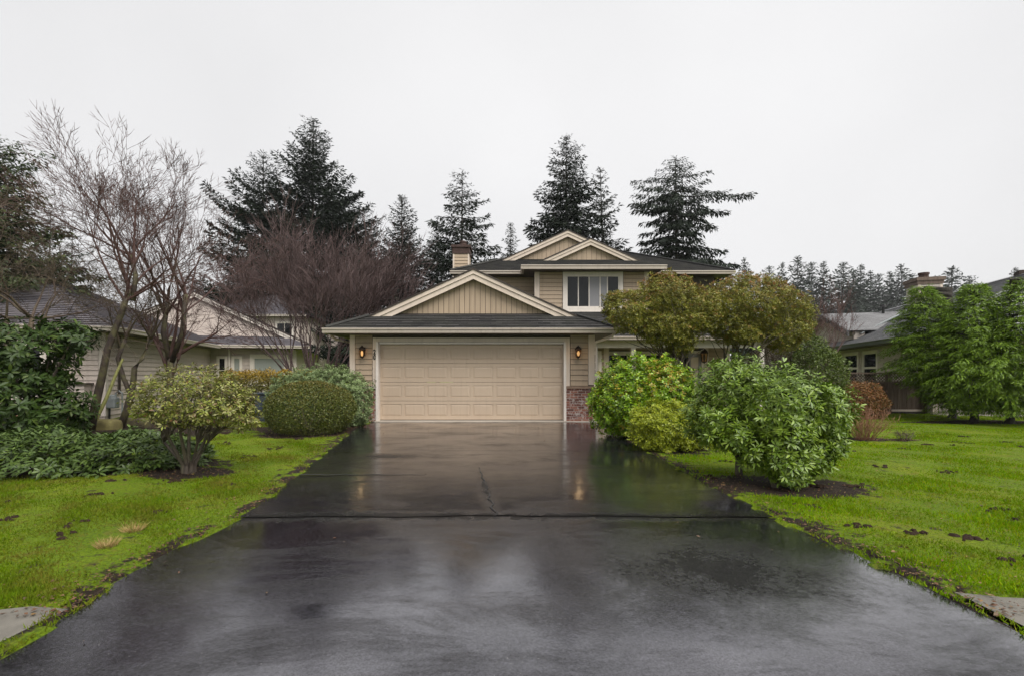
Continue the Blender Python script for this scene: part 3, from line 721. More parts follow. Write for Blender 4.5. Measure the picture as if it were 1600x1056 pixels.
def upper():
    H = house; EZu = 5.28; s = S
    # hip roof
    X0, X1, Y0, Y1 = -2.4, 8.7, 19.0, 29.6
    hy = (Y1 - Y0) / 2; L = X1 - X0
    up = [(0, 0, 1)]
    roof_poly('roof', MT['shingle'], H, (X0, Y0, EZu), (1, 0, 0), (0, 1, s), [(0, 0, L), (hy, hy, L - hy)])
    roof_poly('roof', MT['shingle'], H, (X0, Y1, EZu), (1, 0, 0), (0, -1, s), [(0, 0, L), (hy, hy, L - hy)])
    roof_poly('roof', MT['shingle'], H, (X0, Y0, EZu), (0, 1, 0), (1, 0, s), [(0, 0, 2 * hy), (hy, hy, hy + .01)])
    roof_poly('roof', MT['shingle'], H, (X1, Y0, EZu), (0, 1, 0), (-1, 0, s), [(0, 0, 2 * hy), (hy, hy, hy + .01)])
    for sg, ex in ((1, X0), (-1, X1)):
        MB().tube([(ex, Y0, EZu + 0.03), (ex + sg * hy, Y0 + hy, EZu + s * hy + 0.03)], 0.06, 5).build('hip_cap', MT['shingle'], H)
    # projecting bay with the window: skirt + gable
    bx, hw, by = 3.03, 2.67, 18.0
    ag = 18.9 - by; a1 = 18.72 - by
    roof_poly('roof', MT['shingle'], H, (bx, by, EZu), (1, 0, 0), (0, 1, s), [(0, -hw, hw), (ag + .1, -hw + ag + .1, hw - ag - .1)])
    rz = EZu + s * hw - 0.08
    roof_poly('roof', MT['shingle'], H, (bx - hw, 0, EZu), (0, 1, 0), (1, 0, s * 0.985), [(0, by, 20.0), (a1, 18.72, 20.6), (hw, 18.72, 22.0)])
    roof_poly('roof', MT['shingle'], H, (bx + hw, 0, EZu), (0, 1, 0), (-1, 0, s * 0.985), [(0, by, 20.0), (a1, 18.72, 20.6), (hw, 18.72, 22.0)])
    gable_front(H, bx, EZu + s * .985 * hw, 2.02, s, 18.70, 18.9, 5.67, 0.19, plankmat=MT['plank_v'], trim=MT['trim'], name_wall='bay_gable', sc=0.9)
    MB().prism([(bx - 0.12, EZu + s*.985*hw - 0.03), (bx, EZu + s*.985*hw + 0.03), (bx + 0.12, EZu + s*.985*hw - 0.03)], 'y', 18.71, 22.0).build('ridge_cap', MT['shingle'], H)
    # taller gable behind
    cx, rzb = 2.39, 7.42
    gable_front(H, cx, rzb, 2.8, s, 20.8, 21.0, 6.15, 0.19, plankmat=MT['plank_v'], trim=MT['trim'], name_wall='upper_gable')
    for sg in (-1, 1):
        roof_poly('roof', MT['shingle'], H, (cx + sg * 2.84, 0, rzb - s * 2.84), (0, 1, 0), (-sg, 0, s), [(0, 20.82, 22.5), (2.84, 20.82, 25.0)])
    MB().prism([(cx - 0.12, rzb - 0.03), (cx, rzb + 0.035), (cx + 0.12, rzb - 0.03)], 'y', 20.8, 25).build('ridge_cap', MT['shingle'], H)
    # gutters and soffits
    gutter(H, X0 - 0.02, bx - hw + 0.03, Y0 - 0.07, EZu + 0.01)
    gutter(H, bx - hw - 0.03, bx + hw + 0.03, by - 0.07, EZu + 0.01, h=0.15)
    gutter(H, bx + hw - 0.03, X1 + 0.02, Y0 - 0.07, EZu + 0.01)
    gutter_y(H, by, Y0, bx - hw - 0.03, EZu, 1)
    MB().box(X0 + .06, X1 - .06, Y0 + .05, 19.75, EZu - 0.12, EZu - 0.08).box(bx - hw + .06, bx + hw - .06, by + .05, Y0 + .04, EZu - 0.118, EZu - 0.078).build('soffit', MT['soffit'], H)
    # walls
    w = MB().box(-1.85, 8.15, 19.6, 29.0, 0.0, EZu - 0.11).build('main_wall', MT['soffit'], H)
    lap_planks(w, MT['siding'], -1.84, 0.9, 19.6, 2.6, EZu - 0.13, 0.155)
    bw = MB().box(0.88, 5.2, 18.6, 19.62, 2.6, EZu - 0.11).build('bay_wall', MT['soffit'], H)
    lap_planks(bw, MT['siding'], 1.06, 1.93, 18.6, 3.2, EZu - 0.13, 0.155)
    lap_planks(bw, MT['siding'], 4.26, 5.1, 18.6, 3.2, EZu - 0.13, 0.155)
    lap_planks(bw, MT['siding'], 1.94, 4.25, 18.6, 3.2, 3.6, 0.155)
    box('corner_board', MT['trim'], bw, 0.86, 1.05, 18.565, 18.75, 2.9, EZu - 0.125)
    box('corner_board', MT['trim'], bw, 5.05, 5.22, 18.565, 18.75, 2.9, EZu - 0.125)
    g, p = MT['glass'], MT['glass_pale']
    window(H, 2.06, 4.11, 3.78, 5.03, 18.58, [2.11, 2.53, 2.94, 3.36, 3.64, 4.06], 1, fr=0.06, trimw=0.12, mats=[g, g, p, p, g], bars=0.018)
    # chimney
    cy0 = 24.0; x0, x1 = -2.90, -2.12
    ch = MB().box(x0, x1, cy0, cy0 + 0.9, 0.0, 7.19).build('chimney', MT['siding'], H)
    lap_planks(ch, MT['siding'], x0 + 0.06, x1 - 0.06, cy0, 5.9, 7.17, 0.16)
    for xa in (x0 - 0.015, x1 - 0.06): box('corner_board', MT['trim'], ch, xa, xa + 0.075, cy0 - 0.03, cy0 + 0.05, 5.6, 7.185)
    MB().box(x0 - 0.04, x1 + 0.04, cy0 - 0.05, cy0 + 0.95, 7.192, 7.5).box(x0 - 0.09, x1 + 0.09, cy0 - 0.1, cy0 + 1.0, 7.502, 7.62).build('chimney_top', MT['brown_brick'], ch)
    MB().lathe((x0 + 0.45, cy0 + 0.45, 7.62), [(0.19, 0), (0.17, 0.22), (0.2, 0.23), (0.2, 0.27), (0.05, 0.34)], 10).build('flue', MT['brown_brick'], ch)
upper()

def porch():
    H = house
    y0, ez = 16.1, 2.5
    a1 = 18.6 - y0
    roof_poly('roof', MT['shingle'], H, (2.3, y0, ez), (1, 0, 0), (0, 1, S), [(0, -1.2, 6.3), (a1, -1.2, 6.3 - a1 * 0.6)])
    roof_poly('roof', MT['shingle'], H, (8.6, y0, ez), (0, 1, 0), (-1, 0, S * 1.6), [(0, 0, 3.5), (a1 * 0.6, a1, 3.5)])
    gutter(H, 2.74, 8.66, y0 - 0.07, ez + 0.01, h=0.11)
    box('porch_beam', MT['trim_w'], H, 2.3, 8.4, 16.42, 16.58, 2.16, 2.40)
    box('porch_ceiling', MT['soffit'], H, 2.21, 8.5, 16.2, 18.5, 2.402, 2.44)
    for px in (989, 1189):
        x = PX(px, 16.5); p = MB().box(x - 0.075, x + 0.075, 16.42, 16.575, 0.0, 2.158).build('post', MT['trim_w'], H, bevel=0.008)
        box('post_base', MT['trim_w'], p, x - 0.1, x + 0.1, 16.395, 16.6, 0.0, 0.16)
    # narrow wall beside the garage, then the recessed entry wall
    wn = MB().box(2.2, 3.35, 16.95, 17.1, 0.0, 2.40).build('porch_wall', MT['soffit'], H)
    lap_planks(wn, MT['siding'], 2.21, 3.2, 16.95, 0.1, 2.35, 0.155)
    box('corner_board', MT['trim'], wn, 3.2, 3.37, 16.92, 17.1, 0.1, 2.39)
    MB().box(3.22, 3.35, 17.1, 18.2, 0, 2.40).build('porch_wall', MT['soffit'], H)
    we = MB().box(3.2, 8.1, 18.2, 18.35, 0.0, 2.40).build('entry_wall', MT['soffit'], H)
    lap_planks(we, MT['siding'], 7.35, 8.0, 18.2, 0.1, 2.36, 0.155); lap_planks(we, MT['siding'], 3.36, 5.9, 18.2, 0.1, 0.65, 0.155); lap_planks(we, MT['siding'], 3.36, 5.9, 18.2, 2.16, 2.38, 0.155)
    window(H, 2.62, 3.02, 0.9, 1.98, 16.93, 2, 4, fr=0.04, trimw=0.09, bars=0.014)
    window(H, 3.55, 5.75, 0.75, 2.02, 18.18, 6, 4, fr=0.05, trimw=0.1, bars=0.014)
    # front door
    d = MB().box(6.2, 7.05, 18.13, 18.19, 0.1, 2.02).build('front_door', MT['glass_pale'], H)
    for z0, z1 in ((0.25, 0.95), (1.05, 1.9)):
        box('panel', MT['glass'] if z0 > 1 else MT['trim'], d, 6.32, 6.6, 18.118, 18.129, z0, z1); box('panel', MT['trim'], d, 6.66, 6.94, 18.118, 18.129, z0, z1)
    MB().tube([(6.98, 18.12, 1.05), (6.98, 18.07, 1.05), (6.88, 18.07, 1.05)], 0.012, 6).build('handle', MT['dark_metal'], d)
    m = MB().box(6.08, 6.19, 18.11, 18.2, 0.1, 2.14).box(7.06, 7.17, 18.11, 18.2, 0.1, 2.14).box(6.19, 7.06, 18.112, 18.2, 2.03, 2.138); m.build('door_casing', MT['trim_w'], d)
    for x in (7.2, 8.0): box('corner_board', MT['trim'], we, x, x + 0.14, 18.165, 18.22, 0.1, 2.39)
    box('porch_floor', MT['sill'], H, 2.24, 8.6, 16.3, 18.19, 0.0, 0.10)
porch()

def lantern(loc, label, lit=True, s=1.0):
    x, y, z = loc
    L = thing('wall_lantern', label, 'lantern', (x, y, z), group='wall lanterns of the tan house')
    b = MB().box(x - 0.05*s, x + 0.05*s, y - 0.025, y - 0.0005, z - 0.09*s, z + 0.13*s); b.build('backplate', MT['dark_metal'], L, bevel=0.01)
    MB().tube([(x, y - 0.02, z + 0.08*s), (x, y - 0.08*s, z + 0.15*s), (x, y - 0.13*s, z + 0.13*s)], 0.01*s, 6).build('arm', MT['dark_metal'], L)
    c = (x, y - 0.13*s, z)
    MB().lathe(c, [(0.085*s, 0.055*s), (0.088*s, 0.07*s), (0.07*s, 0.10*s), (0.045*s, 0.13*s), (0.02*s, 0.15*s), (0.012*s, 0.17*s)], 8).build('cap', MT['dark_metal'], L)
    cage = MB()
    for k in range(6):
        t = 2 * math.pi * k / 6 + 0.3
        cage.tube([(c[0] + 0.075*s*math.cos(t), c[1] + 0.075*s*math.sin(t), c[2] + 0.06*s), (c[0] + 0.055*s*math.cos(t), c[1] + 0.055*s*math.sin(t), c[2] - 0.12*s)], 0.006*s, 4)
    cage.build('cage', MT['dark_metal'], L)
    MB().lathe(c, [(0.06*s, -0.118*s), (0.05*s, -0.135*s), (0.012*s, -0.15*s), (0.006*s, -0.17*s)], 8).build('base', MT['dark_metal'], L)
    gt = MT.get('lantern_glass')
    if gt is None:
        t = Nt('lantern_glass'); gl = t.n('ShaderNodeBsdfGlass', None, Color=(1, 0.78, 0.5, 1), Roughness=0.25, IOR=1.1); tr = t.n('ShaderNodeBsdfTransparent', None, Color=(1, 0.85, 0.65, 1))
        mx = t.n('ShaderNodeMixShader', None, Fac=0.6); t.t.links.new(gl.outputs[0], mx.inputs[1]); t.t.links.new(tr.outputs[0], mx.inputs[2]); t.t.links.new(mx.outputs[0], t.out.inputs['Surface'])
        gt = MT['lantern_glass'] = t.m; MT['bulb'] = emit('bulb_glow', (1, 0.66, 0.34), 0.3)
    MB().lathe(c, [(0.048*s, -0.115*s), (0.066*s, 0.05*s)], 12).build('glass', gt, L, smooth=True)
    MB().lathe(c, [(0.008*s, -0.10*s), (0.024*s, -0.075*s), (0.034*s, -0.035*s), (0.025*s, 0.0), (0.012*s, 0.03*s)], 10).build('bulb', MT['bulb'] if lit else MT['glass_pale'], L, smooth=True)
    if lit:
        ld = bpy.data.lights.new('lamp_glow', 'POINT'); ld.energy = 0.30; ld.specular_factor = 0.0; ld.color = (1, 0.66, 0.34); ld.shadow_soft_size = 0.05
        lo = bpy.data.objects.new('lamp_glow', ld); COL.objects.link(lo); lo.parent = L; lo.location = (0, -0.24 * s, -0.03)
lantern((PX(568, 12.97), 12.975, PZ(550, 12.9)), 'lit bronze wall lantern left of the garage door beside the house number', s=1.05)
lantern((PX(902.5, 12.97), 12.975, PZ(550, 12.9)), 'lit bronze wall lantern right of the garage door above the brick', s=1.05)
lantern((PX(1097, 18.15), 18.17, PZ(556, 18.1)), 'unlit dark wall lantern on the porch beside the front door', lit=False, s=1.7)

# ------------------------------------------------------------------ neighbour on the left (turned a little)
def hip_roof(H, mat, u0, u1, v0, v1, ez, s, local=True, gut=None):
    hu, hv = (u1 - u0) / 2, (v1 - v0) / 2; h = min(hu, hv)
    L, D = u1 - u0, v1 - v0
    roof_poly('roof', mat, H, (u0, v0, ez), (1, 0, 0), (0, 1, s), [(0, 0, L), (h, h, L - h + .001)] if hv <= hu else [(0, 0, L), (h, h, L - h + .001)], local=local)
    roof_poly('roof', mat, H, (u0, v1, ez), (1, 0, 0), (0, -1, s), [(0, 0, L), (h, h, L - h + .001)], local=local)
    roof_poly('roof', mat, H, (u0, v0, ez), (0, 1, 0), (1, 0, s), [(0, 0, D), (h, h, D - h + .001)], local=local)
    roof_poly('roof', mat, H, (u1, v0, ez), (0, 1, 0), (-1, 0, s), [(0, 0, D), (h, h, D - h + .001)], local=local)

def left_house():
    H = thing('house', 'low pinkish-beige house with lilac-grey roof behind the bare trees on the left', 'house', (-11.3, 13.5, 0), R(15))
    st, tr = MT['pink_siding'], MT['pink_trim']
    # near block
    w = MB().box(-8, 0, 0, 8.6, 0.0, 2.5).build('near_wall', st, H, True)
    lap_planks(w, st, 0.12, 8.5, 0.0, 0.12, 2.4, 0.14, True, 'x+')
    box('corner_board', tr, w, -0.13, 0.03, -0.03, 0.11, 0.1, 2.42, True)
    lap_planks(w, st, -8, -0.14, 0.0, 0.12, 2.4, 0.14, True)
    hip_roof(H, MT['shingle_c'], -8.6, 0.55, -0.6, 9.0, 2.52, 0.5)
    gutter(H, -8.6, 0.57, -0.66, 2.54, True, MT['pink_trim']); gutter_y(H, -0.6, 8.0, 0.62, 2.53, -1, True, MT['pink_trim'])
    MB().box(-8.5, 0.5, -0.52, 0.0, 2.40, 2.44).box(0.02, 0.5, 0, 8, 2.40, 2.44).build('soffit', MT['soffit'], H, True)
    # boxed bay with the window
    b = MB().box(-2.4, -0.95, -0.45, 0.0, 0.35, 2.38).build('bay', st, H, True)
    window(H, -2.15, -1.15, 0.72, 2.0, -0.47, 2, 1, fr=0.05, trimw=0.09, local=True, trim=tr, mats=[MT['glass'], MT['glass']])
    lap_planks(b, st, -2.4, -0.95, -0.45, 0.36, 0.6, 0.12, True)
    # stub wall with a ledge next to the bay
    s2 = MB().box(-0.85, -0.3, -0.35, 0.0, 0.2, 0.98).build('planter_wall', st, H, True)
    lap_planks(s2, st, -0.85, -0.3, -0.35, 0.32, 0.96, 0.14, True)
    box('ledge', MT['bark_rhodo'], s2, -0.92, -0.24, -0.42, -0.001, 0.982, 1.03, True); box('plinth', tr, s2, -0.9, -0.27, -0.4, -0.36, 0.1, 0.3, True)
    box('deck_edge', MT['twig_rust'], H, -2.9, -0.2, -0.75, -0.46, 0.10, 0.2, True)
    # far block with the gable
    w2 = MB().box(-5.0, 3.55, 8.6, 17, 0.0, 2.5).build('far_wall', st, H, True)
    lap_planks(w2, st, 0.05, 3.5, 8.6, 0.9, 2.42, 0.16, True)
    box('corner_board', tr, w2, 3.42, 3.58, 8.56, 8.72, 0.1, 2.42, True)
    window(H, 1.75, 3.1, 0.9, 2.05, 8.57, 1, 1, fr=0.06, trimw=0.13, local=True, mats=[MT['glass_blind']], trim=MT['trim_w'])
    window(H, 0.35, 0.62, 0.9, 2.0, 8.57, 1, 2, fr=0.03, trimw=0.09, local=True, trim=MT['trim_w'])
    window(H, 0.95, 1.22, 0.9, 2.0, 8.57, 1, 1, fr=0.03, trimw=0.09, local=True, trim=MT['trim_w'], mats=[MT['glass_blind']])
    gu, rz, s = -0.7, 4.95, 0.47
    ag = 1.0
    roof_poly('roof', MT['shingle_c'], H, (gu, 8.0, 2.55), (1, 0, 0), (0, 1, s), [(0, -4.9, 4.9), (ag, -4.9 + ag, 4.9 - ag)], local=True)
    for sg in (-1, 1):
        roof_poly('roof', MT['shingle_c'], H, (gu + sg * 5.0, 0, rz - s * 5.0), (0, 1, 0), (-sg, 0, s), [(0, 8.0, 17.5), (0.9, 8.8, 17.5), (5.0, 8.8, 17.5)], local=True)
    gable_front(H, gu, rz, 4.1, s, 8.78, 9.0, 3.0, 8.2, local=True, plankmat=st, trim=MT['trim_w'], sc=0.85)
    gw = MB().box(gu, gu + 0.01, 9.05, 9.06, 3, 3.1).build('gable_backing', st, H, True)
    z = 3.02
    while z < rz - 0.35:
        h = (rz - 0.13 - z - 0.16) / s
        MB().prism([(gu - h - .3, z), (gu + h + .3, z), (gu + h, z + 0.165), (gu - h, z + 0.165)], 'y', 8.965, 8.99).build('plank', st, gw, True); z += 0.16
    gutter(H, gu - 4.9, gu + 4.92, 7.93, 2.57, True, MT['pink_trim'])
    MB().box(0.5, 4.1, 8.05, 8.6, 2.42, 2.46).build('soffit', MT['soffit'], H, True)
    MB().tube([(0.78, 8.52, 2.4), (0.78, 8.52, 0.2)], 0.04, 6).build('downspout', MT['trim_w'], H, True)
    MB().tube([(0.075, 0.62, 2.35), (0.075, 0.62, 0.7)], 0.03, 6).build('conduit', MT['dark_metal'], H, True)
left_house()

def gas_meter():
    # beside the left neighbour's siding wall
    x, y = PX(176, 13.6), 13.6
    g = thing('gas_meter', 'grey gas meter with bent pipe at the foot of the left pinkish siding wall', 'gas meter', (x, y, 0))
    MB().box(x - 0.13, x + 0.13, y - 0.1, y + 0.1, 0.32, 0.62).build('body', MT['meter'], g, bevel=0.03)
    MB().lathe((x, y, 0.62), [(0.1, 0), (0.09, 0.05), (0.03, 0.08)], 10).build('regulator', MT['meter'], g)
    MB().tube([(x - 0.09, y, 0.0), (x - 0.09, y, 0.34)], 0.025, 6).build('riser', MT['black'], g)
    MB().tube([(x + 0.09, y, 0.6), (x + 0.09, y, 0.74), (x + 0.18, y, 0.80), (x + 0.27, y, 0.74), (x + 0.27, y, 0.0)], 0.022, 6).build('pipe', MT['meter'], g)
gas_meter()

def rough_block(name, label, cat, cx, cy, sx, sy, sz, seed, mat):
    rr = random.Random(seed); m = MB(); nx = 5
    pts = {}
    V = []; F = []
    for i in range(nx + 1):
        for j in range(4):
            for k in range(4):
                pts[(i, j, k)] = len(V)
                u, v, w_ = i / nx * 2 - 1, j / 3 * 2 - 1, k / 3
                rnd = 1 - 0.10 * (abs(u) > .9) * (abs(v) > .9) - 0.08 * (w_ > .9) * ((abs(u) > .9) or (abs(v) > .9))
                V.append((cx + u * sx / 2 * rnd + rr.uniform(-.012, .012), cy + v * sy / 2 * rnd + rr.uniform(-.012, .012), w_ * sz * rnd + rr.uniform(-.012, .012) * (k > 0)))
    q = lambda a, b, c, d: F.append((a, b, c, d))
    for i in range(nx):
        for j in range(3):
            q(pts[i, j, 3], pts[i+1, j, 3], pts[i+1, j+1, 3], pts[i, j+1, 3])
    for i in range(nx):
        for k in range(3):
            q(pts[i, 0, k], pts[i+1, 0, k], pts[i+1, 0, k+1], pts[i, 0, k+1]); q(pts[i+1, 3, k], pts[i, 3, k], pts[i, 3, k+1], pts[i+1, 3, k+1])
    for j in range(3):
        for k in range(3):
            q(pts[0, j+1, k], pts[0, j, k], pts[0, j, k+1], pts[0, j+1, k+1]); q(pts[nx, j, k], pts[nx, j+1, k], pts[nx, j+1, k+1], pts[nx, j, k+1])
    o = link(name, mesh_np(name, V, F, smooth=False), mat); tag(o, label, cat)
rough_block('mossy_block', 'mossy square block lying at the foot of the leaning bare tree', 'stone block', PX(163, 11.0), 11.0, 0.62, 0.4, 0.25, 4, MT['stone_moss'])
rough_block('garden_log', 'dark weathered log lying along the bed behind the pieris bush', 'log', PX(222, 11.6), 11.6, 1.3, 0.28, 0.22, 9, MT['bark_moss'])

def bin_():
    x, y = PX(411, 13.2), 13.2
    b = thing('bin', 'small dark blue-grey bin tucked beside the golden hedge', 'bin', (x, y, 0))
    m = MB(); m.prism([(x - 0.16, y - 0.16), (x + 0.16, y - 0.16), (x + 0.16, y + 0.16), (x - 0.16, y + 0.16)], 'z', 0.0, 0.72); m.build('body', MT['bin'], b, bevel=0.02)
    MB().box(x - 0.19, x + 0.19, y - 0.2, y + 0.19, 0.722, 0.77).build('lid', MT['bin'], b, bevel=0.015)
bin_()

# third house, far left behind
def far_house(name, label, x0, x1, y0, y1, ez, s, wallmat, roofmat, wins):
    H = thing(name, label, 'house', ((x0 + x1) / 2, y0, 0))
    MB().box(x0 + 0.5, x1 - 0.5, y0 + 0.5, y1 - 0.5, 0, ez).build('wall', wallmat, H)
    hip_roof(H, roofmat, x0, x1, y0, y1, ez, s, local=False)
    gutter(H, x0, x1, y0 - 0.06, ez + 0.02, mat=MT['pink_trim'])
    for a, b, c, d in wins: window(H, a, b, c, d, y0 + 0.48, 2, 1, trimw=0.1)
far_house('house', 'distant pinkish two-storey house with lilac-grey roof behind the purple twigs', -22.0, -14.0, 33, 42, 5.3, 0.5, MT['pink_siding'], MT['shingle_c'], [(-19, -17.5, 3.6, 4.8), (-16.2, -15.1, 3.6, 4.8)])
far_house('house', 'grey-roofed house showing only its roof behind the right neighbour', 18.5, 31, 31, 42, 3.3, 0.44, MT['grey_siding'], MT['shingle_b'], [(20, 21.4, 1.2, 2.4)])

# ------------------------------------------------------------------ neighbour on the right
def right_house():
    H = thing('house', 'low grey-roofed house behind the board fence and cedars on the right', 'house', (13.0, 15.0, 0), R(-15))
    st = MT['grey_siding']; sl = MT['slate_trim']
    w = MB().box(0, 11, 0, 14, 0, 2.4).build('wall', st, H, True)
    lap_planks(w, st, 0.12, 8, 0.0, 0.1, 1.6, 0.155, True)
    lap_planks(w, st, 0.0, 14, 0.0, 0.1, 2.36, 0.155, True, 'x-')
    box('corner_board', MT['trim'], w, -0.03, 0.12, -0.03, 0.12, 0.05, 2.38, True)
    s = 0.46; ez = 2.46
    # roof: long slope towards the drive, ridge along v
    roof_poly('roof', MT['shingle_b'], H, (-0.6, 0, ez), (0, 1, 0), (1, 0, s), [(0, -0.6, 14.6), (5.2, 3.0, 14.6)], local=True)
    roof_poly('roof', MT['shingle_b'], H, (11.6, 0, ez), (0, 1, 0), (-1, 0, s * 0.74), [(0, -0.6, 14.6), (7.0, 3.0, 14.6)], local=True)
    roof_poly('roof', MT['shingle_b'], H, (0, -0.6, ez), (1, 0, 0), (0, 1, s * 5.2 / 3.6), [(0, -0.6, 11.6), (3.6, 4.6, 4.61)], local=True)
    rz = ez + s * 5.2
    MB().prism([(4.45, rz - 0.03), (4.6, rz + 0.04), (4.75, rz - 0.03)], 'y', 3.0, 14.6).build('ridge_cap', MT['shingle_b'], H, True)
    gutter_y(H, -0.6, 14.6, -0.68, ez + 0.02, 1, True, sl, 0.15); gutter(H, -0.6, 11.6, -0.67, ez + 0.02, True, sl, 0.15)
    MB().box(-0.56, 0, -0.5, 14.5, ez - 0.14, ez - 0.10).build('soffit', MT['soffit'], H, True)
    # cross gable looking towards the drive
    gv, ghw, gz, gs = 8.9, 3.3, 4.18, 0.33
    gw = MB().prism([(gv - ghw + .1, 2.55), (gv + ghw - .1, 2.55), (gv + ghw - .1, gz - gs * ghw), (gv, gz - 0.08), (gv - ghw + .1, gz - gs * ghw)], 'x', -0.02, 0.35).build('gable_wall', st, H, True)
    z = 2.75
    while z < gz - 0.3:
        h = min(ghw - .1, (gz - 0.1 - z - 0.15) / gs)
        MB().prism([(gv - h, z), (gv + h, z), (gv + h, z + 0.15), (gv - h, z + 0.15)], 'x', -0.05, -0.023).build('plank', st, gw, True); z += 0.155
    MB().box(-0.085, -0.052, gv - 0.06, gv + 0.06, 2.6, gz - 0.2).build('gable_post', st, gw, True)
    for sg in (-1, 1):
        roof_poly('roof', MT['shingle_b'], H, (0, gv + sg * ghw, gz - gs * ghw), (1, 0, 0), (0, -sg, gs), [(0, -0.3, 2.2), (ghw, -0.3, 4.4)], local=True)
        p = MB(); y0, y1 = gv, gv + sg * ghw
        z0, z1 = gz, gz - gs * ghw
        p.hexa([(-0.34, y0, z0 - 0.22), (-0.26, y0, z0 - 0.22), (-0.26, y1, z1 - 0.22), (-0.34, y1, z1 - 0.22), (-0.34, y0, z0 + 0.0), (-0.26, y0, z0 + 0.0), (-0.26, y1, z1), (-0.34, y1, z1)])
        p.build('rake_fascia', sl, H, True)
    # valley flashing
    MB().hexa([(0.15, gv - ghw - 0.12, 2.95), (0.15, gv - ghw + 0.12, 2.95), (3.0, gv - 0.6, 4.16), (3.0, gv - 0.85, 4.12), (0.15, gv - ghw - 0.12, 2.99), (0.15, gv - ghw + 0.12, 2.99), (3.0, gv - 0.6, 4.2), (3.0, gv - 0.85, 4.16)]).build('valley_flashing', MT['meter'], H, True)
    # two sash windows in a shallow bay on the side wall (panes look towards -u)
    for a, b in ((3.55, 4.85), (5.25, 6.75)):
        m = MB().box(-0.07, 0.02, a, a + 0.12, 0.75, 2.2).box(-0.07, 0.02, b - 0.12, b, 0.75, 2.2).box(-0.068, 0.02, a + 0.12, b - 0.12, 2.06, 2.2).box(-0.068, 0.02, a + 0.12, b - 0.12, 0.75, 0.85).box(-0.06, 0.02, a + 0.12, b - 0.12, 1.48, 1.56)
        wd = m.build('window', MT['trim_w'], H, True)
        box('pane', MT['glass'], wd, -0.035, -0.03, a + 0.12, b - 0.12, 1.561, 2.059, True); box('pane', MT['glass'], wd, -0.034, -0.029, a + 0.12, b - 0.12, 0.851, 1.479, True)
    # chimney, vents
    cu, cv = 4.1, 9.7
    ch = MB().box(cu, cu + 0.95, cv, cv + 1.1, 3.9, 5.55).build('chimney', st, H, True)
    for u in (cu - 0.02, cu + 0.86): box('corner_board', MT['trim'], ch, u, u + 0.11, cv - 0.03, cv + 0.1, 4.0, 5.545, True)
    lap_planks(ch, st, cu + 0.1, cu + 0.85, cv, 4.4, 5.5, 0.15, True)
    MB().box(cu - 0.06, cu + 1.01, cv - 0.06, cv + 1.16, 5.552, 5.72).box(cu - 0.11, cu + 1.06, cv - 0.11, cv + 1.21, 5.722, 5.88).build('chimney_cap', MT['fence'], ch, True)
    MB().lathe((cu + 0.45, cv + 0.5, 5.88), [(0.2, 0), (0.2, 0.2), (0.23, 0.21), (0.23, 0.3)], 10).build('flue', MT['brown_brick'], ch, True)
    for v in (2.9, 3.9):
        MB().prism([(v, 4.78), (v + 0.28, 4.78), (v + 0.28, 4.95), (v, 5.02)], 'x', 4.5, 4.8).build('roof_vent', MT['dark_metal'], H, True)
    MB().lathe((2.2, gv - 0.3, gz - 0.15), [(0.06, 0), (0.06, 0.35), (0.14, 0.36), (0.12, 0.45)], 8).build('vent_pipe', MT['black'], H, True)
right_house()

def fence():
    y = 15.3; x0, x1 = 9.0, 13.05
    f = thing('board_fence', 'weathered brown board fence with lattice top between hedge and cedars', 'fence', (11, y, 0))
    z0, zl, zt = 0.10, 0.98, 1.27
    for x in (9.05, PX(1318, y), PX(1388, y), 12.95):
        p = MB().box(x - 0.055, x + 0.055, y - 0.06, y + 0.06, 0, zt + 0.06).build('post', MT['fence'], f)
        MB().box(x - 0.07, x + 0.07, y - 0.075, y + 0.075, zt + 0.061, zt + 0.09).build('cap', MT['fence'], p)
    rr = random.Random(5); x = x0
    while x < x1:
        MB().box(x, min(x + 0.135, x1), y + 0.015 + rr.uniform(0, .008), y + 0.04, z0 + rr.uniform(-.02, .02), zl).build('board', MT['fence'], f); x += 0.143
    for za, zb, yy in ((zl, zl + 0.07, 0.0), (zt - 0.0, zt + 0.05, 0.0)):
        MB().box(x0, x1, y - 0.03, y + 0.05, za + .001, zb).build('rail', MT['fence'], f)
    box('kickboard', MT['trim'], f, PX(1390, y), x1, y - 0.02, y + 0.012, 0.10, 0.16)
    box('kickboard', MT['bark_dark'], f, x0, x1, y - 0.018, y + 0.014, 0.0, 0.098)
    m = MB(); h = zt - zl - 0.07
    for sg, yy in ((1, y - 0.004), (-1, y + 0.008)):
        x = x0 - h
        while x < x1:
            a, b = (x, x + h) if sg > 0 else (x + h, x)
            if min(a, b) > x0 and max(a, b) + .03 < x1:
                m.hexa([(a, yy, zl + .07), (a + .032, yy, zl + .07), (a + .032, yy + .008, zl + .07), (a, yy + .008, zl + .07), (b, yy, zt), (b + .032, yy, zt), (b + .032, yy + .008, zt), (b, yy + .008, zt)])
            x += 0.095
    o = m.build('lattice', MT['fence'], f); o['kind'] = 'stuff'
fence()

# ------------------------------------------------------------------ plants: leaf clouds
def unit(v): return v / np.maximum(np.linalg.norm(v, axis=-1, keepdims=True), 1e-9)
def rdir(rng, n): return unit(rng.normal(size=(n, 3)))

